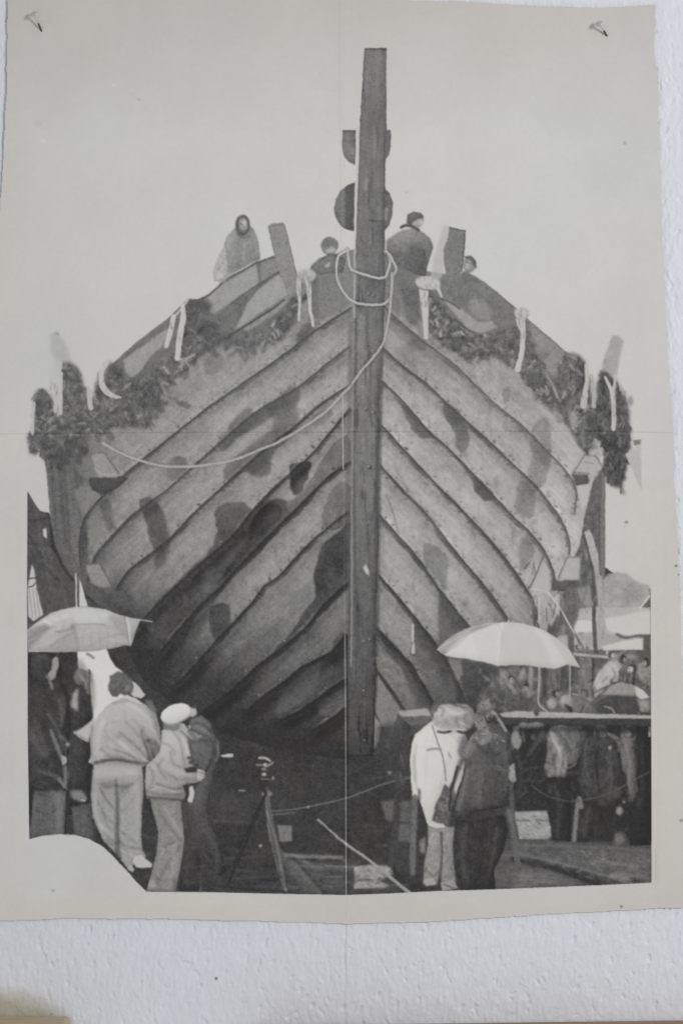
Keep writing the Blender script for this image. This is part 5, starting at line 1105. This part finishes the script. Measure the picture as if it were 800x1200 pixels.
RGB += (dark * (.6 + 4.5 * warm * (YY > 560)))[..., None] * np.array([1, .25, -.1]) + (dark * .5)[..., None] * np.array([0, 0, .9])
# ==PAINT END

# ------------------------------------------------------------------ the scene
K_ALB = 1.24
def to_lin(c):
    c = np.clip(c, 0, 255) / 255.0
    return np.where(c <= 0.04045, c / 12.92, ((c + 0.055) / 1.055) ** 2.4)

def sheet_gap(x, y):
    """distance in mm between the wall plane and the sheet of paper at photo position x, y"""
    g = 2.7 + .5 * fbm(x / 260.0, y / 300.0, 2, 91)
    g = g + 1.4 * np.clip((x - 690) / 110, 0, 1) ** 2 * (0.6 + 0.4 * np.sin(y / 140.0))
    g = g + .9 * np.clip((60 - x) / 60, 0, 1) ** 2 * (0.5 + 0.5 * np.sin(y / 120.0 + 1))
    g = g + 0.5 * np.exp(-np.abs(x - 404) / 14.0) + 0.45 * np.exp(-np.abs(y - 507.5) / 12.0)     # folds
    g = g - 1.4 * np.exp(-((x - 49) ** 2 + (y - 36) ** 2) / 500.0) - 1.6 * np.exp(-((x - 710) ** 2 + (y - 42) ** 2) / 600.0)
    g = g + 0.5 * np.exp(-np.abs(y + 4 - x * .012) / 7.0) + 0.16 * noise(x / 30.0, y / 7.0, 96) * np.clip((40 - y) / 30, 0, 1)
    return np.maximum(g - .4 * np.clip((y - 1040) / 40, 0, 1), 1.7)

if bpy:
    def node_mat(name):
        m = bpy.data.materials.new(name)
        m.use_nodes = True
        nt = m.node_tree
        return m, nt, nt.nodes["Principled BSDF"]

    def N(nt, kind, **kw):
        n = nt.nodes.new(kind)
        for k_, v_ in kw.items():
            if k_ in n.inputs: n.inputs[k_].default_value = v_
            else: setattr(n, k_, v_)
        return n

    # printed paper
    mp, nt, b = node_mat("printed_paper")
    at = N(nt, "ShaderNodeAttribute", attribute_name="print")
    tc = N(nt, "ShaderNodeTexCoord")
    n1 = N(nt, "ShaderNodeTexNoise", Scale=900.0, Detail=3.0)
    n2 = N(nt, "ShaderNodeTexNoise", Scale=11.0, Detail=6.0)
    mx = N(nt, "ShaderNodeMix", data_type='RGBA', blend_type='MULTIPLY')
    mr = N(nt, "ShaderNodeMapRange"); mr.inputs["To Min"].default_value = 0.93; mr.inputs["To Max"].default_value = 1.05
    bp = N(nt, "ShaderNodeBump", Strength=0.15, Distance=0.0004)
    nt.links.new(tc.outputs["Object"], n1.inputs["Vector"]); nt.links.new(tc.outputs["Object"], n2.inputs["Vector"])
    nt.links.new(n2.outputs[0], mr.inputs["Value"])
    mx.inputs[0].default_value = 1.0
    nt.links.new(at.outputs["Color"], mx.inputs[6]); nt.links.new(mr.outputs[0], mx.inputs[7])
    nt.links.new(mx.outputs[2], b.inputs["Base Color"])
    nt.links.new(n1.outputs[0], bp.inputs["Height"]); nt.links.new(bp.outputs[0], b.inputs["Normal"])
    b.inputs["Roughness"].default_value = 0.62
    b.inputs["Specular IOR Level"].default_value = 0.15

    # plaster wall
    mw_, nt, b = node_mat("rough_white_plaster")
    at = N(nt, "ShaderNodeAttribute", attribute_name="paint")
    tc = N(nt, "ShaderNodeTexCoord")
    n1 = N(nt, "ShaderNodeTexNoise", Scale=420.0, Detail=5.0)
    n2 = N(nt, "ShaderNodeTexNoise", Scale=60.0, Detail=5.0)
    mr = N(nt, "ShaderNodeMapRange"); mr.inputs["To Min"].default_value = 0.94; mr.inputs["To Max"].default_value = 1.05
    mx = N(nt, "ShaderNodeMix", data_type='RGBA', blend_type='MULTIPLY'); mx.inputs[0].default_value = 1.0
    bp = N(nt, "ShaderNodeBump", Strength=0.35, Distance=0.0012)
    nt.links.new(tc.outputs["Object"], n1.inputs["Vector"]); nt.links.new(tc.outputs["Object"], n2.inputs["Vector"])
    nt.links.new(n2.outputs[0], mr.inputs["Value"])
    nt.links.new(at.outputs["Color"], mx.inputs[6]); nt.links.new(mr.outputs[0], mx.inputs[7])
    nt.links.new(mx.outputs[2], b.inputs["Base Color"])
    nt.links.new(n1.outputs[0], bp.inputs["Height"]); nt.links.new(bp.outputs[0], b.inputs["Normal"])
    b.inputs["Roughness"].default_value = 0.8
    b.inputs["Specular IOR Level"].default_value = 0.15

    def steel(name, col, rough):
        m, nt, b = node_mat(name)
        tc = N(nt, "ShaderNodeTexCoord")
        n = N(nt, "ShaderNodeTexNoise", Scale=700.0, Detail=4.0)
        r = N(nt, "ShaderNodeValToRGB")
        r.color_ramp.elements[0].color = (*[c * .55 for c in col], 1); r.color_ramp.elements[1].color = (*col, 1)
        nt.links.new(tc.outputs["Object"], n.inputs["Vector"]); nt.links.new(n.outputs[0], r.inputs[0]); nt.links.new(r.outputs[0], b.inputs["Base Color"])
        b.inputs["Metallic"].default_value = 0.85; b.inputs["Roughness"].default_value = rough
        return m
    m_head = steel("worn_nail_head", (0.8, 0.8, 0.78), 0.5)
    m_shank = steel("dark_nail_shank", (0.13, 0.13, 0.12), 0.5)

    def wood(name, ca, cb):
        m, nt, b = node_mat(name)
        tc = N(nt, "ShaderNodeTexCoord"); mpg = N(nt, "ShaderNodeMapping"); mpg.inputs["Scale"].default_value = (4, 60, 60)
        n = N(nt, "ShaderNodeTexNoise", Scale=1.6, Detail=7.0, Distortion=0.6)
        r = N(nt, "ShaderNodeValToRGB")
        r.color_ramp.elements[0].position = .3; r.color_ramp.elements[1].position = .7
        r.color_ramp.elements[0].color = (*ca, 1); r.color_ramp.elements[1].color = (*cb, 1)
        bp = N(nt, "ShaderNodeBump", Strength=0.2, Distance=0.001)
        nt.links.new(tc.outputs["Object"], mpg.inputs[0]); nt.links.new(mpg.outputs[0], n.inputs["Vector"]); nt.links.new(n.outputs[0], r.inputs[0])
        nt.links.new(r.outputs[0], b.inputs["Base Color"]); nt.links.new(n.outputs[0], bp.inputs["Height"]); nt.links.new(bp.outputs[0], b.inputs["Normal"])
        b.inputs["Roughness"].default_value = 0.5
        return m
    m_wood_a = wood("pale_worn_wood", (0.34, 0.26, 0.16), (0.52, 0.43, 0.29))
    m_wood_b = wood("brown_wood", (0.2, 0.11, 0.06), (0.3, 0.2, 0.11))

    def grid_mesh(name, VX, VY, VZ, mask, colors, attr, mat):
        """mask: faces (rows-1, cols-1); V*: vertex arrays (rows, cols)"""
        jj, ii = np.nonzero(mask)
        nc = VX.shape[1]
        q = np.stack([jj * nc + ii, (jj + 1) * nc + ii, (jj + 1) * nc + ii + 1, jj * nc + ii + 1], 1)
        used, inv = np.unique(q.ravel(), return_inverse=True)
        co = np.stack([VX.ravel()[used], VY.ravel()[used], VZ.ravel()[used]], 1).astype(np.float32)
        me = bpy.data.meshes.new(name)
        me.vertices.add(len(used)); me.vertices.foreach_set("co", co.ravel())
        nf = len(q)
        me.loops.add(nf * 4); me.loops.foreach_set("vertex_index", inv.astype(np.int32).ravel())
        me.polygons.add(nf)
        me.polygons.foreach_set("loop_start", np.arange(nf, dtype=np.int32) * 4)
        ca = me.color_attributes.new(attr, 'FLOAT_COLOR', 'POINT')
        cc = np.ones((len(used), 4), np.float32); cc[:, :3] = colors.reshape(-1, 3)[used]
        ca.data.foreach_set("color", cc.ravel())
        me.update(calc_edges=True); me.validate()
        me.materials.append(mat)
        o = bpy.data.objects.new(name, me)
        COL.objects.link(o)
        return o

    # ---- wall
    fine = 1.25
    def axis(a, b_, lo, hi):
        return np.concatenate([np.arange(lo, a, 25.0), np.arange(a, b_, fine), np.arange(b_, hi, 25.0)])
    ax_ = axis(-40, 840, -1200, 2000); ay_ = axis(-40, 1240, -800, 2100)
    WXg, WYg = np.meshgrid(ax_, ay_)
    a = math.radians(68); u = WXg * math.cos(a) - WYg * math.sin(a); v = WXg * math.sin(a) + WYg * math.cos(a)
    H = 0.6 * fbm(WXg / 130, WYg / 130, 2, 51) + 0.22 * fbm(WXg / 22, WYg / 26, 3, 53)
    H += 0.30 * fbm(v / 4.5, u / 15.0, 3, 54) + 0.5 * fbm(WXg / 3.4, WYg / 11.0, 3, 55) + 0.18 * noise(WXg / 2.4, WYg / 3.0, 57)
    H += 0.35 * np.clip(fbm(WXg / 9, WYg / 11, 3, 58) - .15, 0, 1)
    i0 = int(np.searchsorted(ax_, -40)); j0 = int(np.searchsorted(ay_, -40))
    def dent(x, y, l, ang, w, d):
        ci = i0 + (x + 40) / fine; cj = j0 + (y + 40) / fine
        r = int((l / 2 + 3 * w) / fine) + 1
        a0, a1, b0, b1 = max(int(ci) - r, 0), int(ci) + r + 1, max(int(cj) - r, 0), int(cj) + r + 1
        X = WXg[b0:b1, a0:a1] - x; Y = WYg[b0:b1, a0:a1] - y
        c, s = math.cos(ang), -math.sin(ang)
        tt = np.clip(X * c + Y * s, -l / 2, l / 2)
        dd = np.hypot(X - tt * c, Y - tt * s)
        H[b0:b1, a0:a1] += d * np.exp(-(dd / w) ** 2)
    r2 = random.Random(5)
    for reg, n_ in (((0, 1078, 800, 1205), 520), ((766, 0, 810, 1075), 300), ((0, 0, 12, 260), 20)):
        for _ in range(n_):
            x, y = r2.uniform(reg[0], reg[2]), r2.uniform(reg[1], reg[3])
            an = math.radians(r2.choice([r2.gauss(60, 16), r2.gauss(88, 10), r2.gauss(35, 15), r2.gauss(115, 10)]))
            if r2.random() < .42: dent(x, y, r2.uniform(1.5, 6), an, r2.uniform(.9, 1.7), -r2.uniform(.5, 1.7))
            else: dent(x, y, r2.uniform(4, 16), an, r2.uniform(1.2, 2.4), r2.uniform(.15, .5))
    for x, y in [(352, 1160), (366, 1178), (402, 1181), (675, 1157), (443, 1166), (541, 1180), (555, 1181), (693, 1083), (737, 1084), (672, 1100), (740, 1020)]:
        dent(x, y, 3, math.radians(60), 1.8, -2.0)
    dent(253, 1147, .5, 0, 1.1, -3.5)
    crack = np.exp(-((WXg - 404.3 - .6 * np.sin(WYg / 9)) / .9) ** 2) * ((WYg > 1075) & (WYg < 1212))
    H -= crack * np.where(WYg < 1138, 1.1, .35)
    H = np.clip(H, -3, 1.5)
    base = np.array([0.728, 0.742, 0.785])
    wc = np.ones(WXg.shape + (3,)) * base
    wc *= (1 + .025 * fbm(WXg / 90, WYg / 90, 3, 63))[..., None]
    # an olive-brown patch on the plaster above the wooden corner, and the greyer strip low down
    st = np.clip(1 - np.hypot((WXg - 2) / 84.0, (WYg - 1200) / 46.0), 0, 1); st = np.clip(st * 2.2 + .25 * fbm(WXg / 16, WYg / 12, 3, 64) * (st > 0), 0, 1)
    wc = wc * (1 - st[..., None]) + st[..., None] * np.array([0.50, 0.475, 0.385])
    wc *= (1 - .12 * crack)[..., None] * (1 - .93 * np.exp(-(((WXg - 253) ** 2 + (WYg - 1147) ** 2) / 2.2)))[..., None]
    wall = grid_mesh("wall", (WXg - W0[0]) / 1000.0, -H / 1000.0, ZC - (WYg - W0[1]) / 1000.0, np.ones((len(ay_) - 1, len(ax_) - 1), bool), wc, "paint", mw_)
    wall["kind"] = "structure"

    # ---- the poster: one thing; the sheet, and every printed figure, are its parts
    poster = bpy.data.objects.new("poster", None)
    COL.objects.link(poster)
    poster.location = (wx(400), 0, wz(1080))
    poster.empty_display_size = 0.1
    poster["label"] = "large yellowed photo print of a wooden ship bow nailed to the plaster wall"
    poster["category"] = "poster"
    bpy.context.view_layer.update()

    # the cells that make up each figure
    HOME = {}
    for k_ in KEYS:
        if k_ in (HL, HR): HOME[k_] = B
        elif k_.startswith(B + '/'): HOME[k_] = k_
        elif k_.startswith('printed_person') and k_.split('/')[1].split('#')[0] in ('jacket', 'coat', 'shirt') and not k_.startswith(PR('jacket') + '/hand'):
            HOME[k_] = k_.split('/')[0]
        elif k_.startswith(T + '/leg'): HOME[k_] = T
        elif k_.startswith(Tr + '/beam'): HOME[k_] = Tr
        else: HOME[k_] = k_
    # a piece whose figure has no body mesh of its own becomes that figure
    for k_ in KEYS:
        h = HOME[k_]
        if '/' in h and h.split('/')[0] not in HOME.values(): HOME[k_] = h.split('/')[0]
    LBL = {
     'paper': "off-white paper of the print with bare sky and margins",
     'printed_background': "dark slipway, far bank and shadowed ground in the print",
     B: "printed bow of a big clinker-built wooden ship seen head on",
     'printed_umbrella#left': "grey open umbrella over the dark figure at the left edge of the print",
     'printed_umbrella#white': "large white open umbrella in front of the ship at right",
     'printed_umbrella#front': "white umbrella top cut off by the lower left corner of the print",
     'printed_umbrella#dark': "dark open umbrella resting above the plank staging",
     'printed_umbrella#rim': "white rim of an umbrella at the right edge of the print",
     'printed_umbrella#f1': "small pale far umbrella left of the thin dark pole",
     'printed_umbrella#f2': "pale far umbrella at the right edge below the far trees",
     'printed_umbrella#f3': "flat white far umbrella above the woman's head at right",
     'printed_umbrella#f4': "grey far umbrella between the thin dark pole and the white ones",
     PR('hood'): "figure in a pale hooded coat leaning on the left rail",
     PR('low'): "figure in a knitted cap peering over the rail beside the stem post",
     PR('back'): "figure in a dark jacket seen from behind right of the stem post",
     PR('peek'): "head just showing behind the right timber head",
     PR('dark'): "figure in dark clothes under the grey umbrella at far left",
     PR('shadowed'): "shadowed figure between the far left one and the pale jacket",
     PR('jacket'): "person in pale blouson and pale trousers seen from behind looking up",
     PR('cap'): "person in white peaked cap and pale jacket holding a camera",
     PR('photo'): "person in dark jacket behind the white peaked cap",
     PR('whitecoat'): "person in a long white coat with a dark shoulder bag",
     PR('longcoat'): "person in a dark long coat beside the white coat",
     PR('striped'): "figure in striped shirt standing under the plank staging",
     PR('darkcoat'): "figure in a dark coat under the plank staging at right",
     PR('coatright'): "figure in a grey coat under the staging near the right edge",
     PR('edge'): "dark figure cut by the right edge under the staging",
     PR('edge2'): "figure cut by the right edge above the staging",
     PR('canopy'): "figure standing under the white umbrella",
     PR('behind'): "head and shoulders just above the staging plank",
     PR('white'): "figure in a white jacket leaning above the staging",
     PR('crowd'): "figure among the crowd at the right edge above the staging",
     'printed_flag': "small triangular pennant right of the garland",
     'printed_tree': "pale trees on the far bank",
     'printed_tripod': "dark camera tripod below the keel",
     Tr: "long plank staging on trestles at right",
     'printed_pole': "light slanting pole on the ground below the keel",
     'printed_line#a': "thin slack line across the dark below the keel",
     'printed_line#b': "thin slack line sagging in front of the crowd at right",
     'printed_hut': "small pale hut seen between the trestle legs",
     'printed_canvas': "pale striped canvas at the left edge",
     'printed_crate#a': "small grey block beside the tripod",
     'printed_crate#b': "pale battered block under the slanting pole",
     'printed_prop#a': "straight grey post right of the hull",
     'printed_prop#b': "pale curved shore against the hull",
     'printed_prop#c': "thin dark pole right of the hull",
     'printed_prop#d': "pale post behind the thin dark pole",
     RN: None}
    gap = sheet_gap(XX, YY)
    VXp = (XX - W0[0]) / 1000.0; VYp = -gap / 1000.0; VZp = ZC - (YY - W0[1]) / 1000.0
    gainl = 1 + .055 * np.clip((430 - XX) / 400, -1, 1)       # colour lifted on the left, lowered on the right, to offset lamp falloff
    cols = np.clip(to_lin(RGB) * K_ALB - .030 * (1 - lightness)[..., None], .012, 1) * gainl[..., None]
    fp = PART[:-1, :-1]; fs = SHEET[:-1, :-1]
    homes = {}
    for i, k_ in enumerate(KEYS): homes.setdefault(HOME[k_], []).append(i)
    made = {}
    for h in sorted(homes, key=lambda s: (s.count('/'), s)):
        m = np.isin(fp, homes[h]) & fs
        if m.sum() < 6: continue
        nm = h.split('/')[-1].split('#')[0]
        if nm == 'paper': nm = 'paper_sheet'
        if nm == 'ribbon' or nm == 'garland': pass
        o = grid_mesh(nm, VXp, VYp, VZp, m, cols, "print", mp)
        par = made[h.split('/')[0]] if '/' in h else poster
        o.parent = par
        o.matrix_parent_inverse = par.matrix_world.inverted() if par is poster else par.matrix_world.inverted()
        if par is not poster: o.matrix_parent_inverse.identity()
        if LBL.get(h): o["label"] = LBL[h]
        made[h] = o

    # ---- the two nails
    from mathutils import Vector
    def nail(entry, mid, head, out, label):
        g0 = float(sheet_gap(np.array(float(entry[0])), np.array(float(entry[1]))))
        e = Vector((wx(entry[0]), -g0 / 1000.0, wz(entry[1])))
        mpt = Vector((wx(mid[0]), -(g0 + out * .55) / 1000.0, wz(mid[1])))
        hd = Vector((wx(head[0]), -(g0 + out) / 1000.0, wz(head[1])))
        root = bpy.data.objects.new("nail", None); COL.objects.link(root)
        root.location = e; root.empty_display_size = .01
        def build(name, bm, mats):
            me = bpy.data.meshes.new(name); bm.to_mesh(me); bm.free()
            for m_ in mats: me.materials.append(m_)
            for p_ in me.polygons: p_.use_smooth = len(p_.vertices) == 4
            o = bpy.data.objects.new(name, me); COL.objects.link(o); o.parent = root
            return o, me
        # bent shank
        path = [Vector(q) for q in spline([tuple(e + (e - mpt) * .5), tuple(e), tuple(mpt), tuple(hd)], n=6)]
        bm = bmesh.new(); rings = []
        for i, c_ in enumerate(path):
            d = (path[min(i + 1, len(path) - 1)] - path[max(i - 1, 0)]).normalized()
            q = d.to_track_quat('Z', 'Y'); r = .00105 if i > 2 else .0008
            rings.append([bm.verts.new(q @ Vector((r * math.cos(t), r * math.sin(t), 0)) + c_ - e) for t in np.linspace(0, 2 * math.pi, 17)[:-1]])
        for i, (A, Bv) in enumerate(zip(rings, rings[1:])):
            for k_ in range(16):
                f = bm.faces.new((A[k_], A[(k_ + 1) % 16], Bv[(k_ + 1) % 16], Bv[k_])); f.material_index = 0 if i < 11 else 1  # upper shank gets the pale head metal, a glint put in as colour
        bm.faces.new(rings[0][::-1]); bm.faces.new(rings[-1])
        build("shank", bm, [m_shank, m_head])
        # head, a slightly dished disc
        d = ((hd - mpt).normalized() + Vector((-.15, -1.0, .25))).normalized(); q = d.to_track_quat('Z', 'Y')
        bm = bmesh.new(); rings = []
        for r, z in [(.001, -.0012), (.0034, -.0007), (.0043, -.0002), (.0044, .0004), (.0040, .0009), (.0024, .0012), (.0004, .0013)]:
            rings.append([bm.verts.new(q @ Vector((r * math.cos(t), r * math.sin(t) * .9, z)) + hd - e) for t in np.linspace(0, 2 * math.pi, 29)[:-1]])
        for A, Bv in zip(rings, rings[1:]):
            for k_ in range(28): bm.faces.new((A[k_], A[(k_ + 1) % 28], Bv[(k_ + 1) % 28], Bv[k_]))
        bm.faces.new(rings[0][::-1]); bm.faces.new(rings[-1])
        build("head", bm, [m_head])
        root["label"] = label; root["category"] = "nail"; root["group"] = "nails holding the poster"
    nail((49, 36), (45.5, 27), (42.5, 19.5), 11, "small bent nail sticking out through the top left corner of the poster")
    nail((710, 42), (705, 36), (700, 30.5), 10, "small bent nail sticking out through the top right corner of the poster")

    # ---- wooden things along the bottom edge of the view
    def slab(name, x0, x1, ya, yb, ztop, h, rad, mat, rotz=0, tilt=0, par=None):
        bm = bmesh.new(); bmesh.ops.create_cube(bm, size=1)
        for v_ in bm.verts:
            v_.co = Vector(((v_.co.x + .5) * (x1 - x0), (v_.co.y - .5) * (yb - ya), (v_.co.z - .5) * h))
        bmesh.ops.bevel(bm, geom=bm.edges[:], offset=rad, segments=4, profile=.6, affect='EDGES')
        me = bpy.data.meshes.new(name); bm.to_mesh(me); bm.free()
        me.materials.append(mat)
        o = bpy.data.objects.new(name, me); COL.objects.link(o)
        if par is not None: o.parent = par
        else:
            o.location = (x0, -ya, ztop); o.rotation_euler = (0, tilt, rotz)
        return o
    def empty(name, loc, rot=(0, 0, 0)):
        o = bpy.data.objects.new(name, None); COL.objects.link(o); o.location = loc; o.rotation_euler = rot; o.empty_display_size = .05
        return o
    ob_ = slab("wooden_bench_end", wx(-260), wx(84), 0.006, 0.062, wz(1188.5), 0.07, 0.006, m_wood_a)
    ob_["label"] = "pale worn wooden rail end with rounded corner below the poster at lower left"; ob_["category"] = "wooden rail"
    ob_ = slab("wooden_ledge", wx(300), wx(1100), 0.004, 0.05, wz(1200.6), 0.05, 0.004, m_wood_b, 0, -0.0135)
    ob_["label"] = "thin brown wooden ledge running along the wall below the poster at lower right"; ob_["category"] = "ledge"
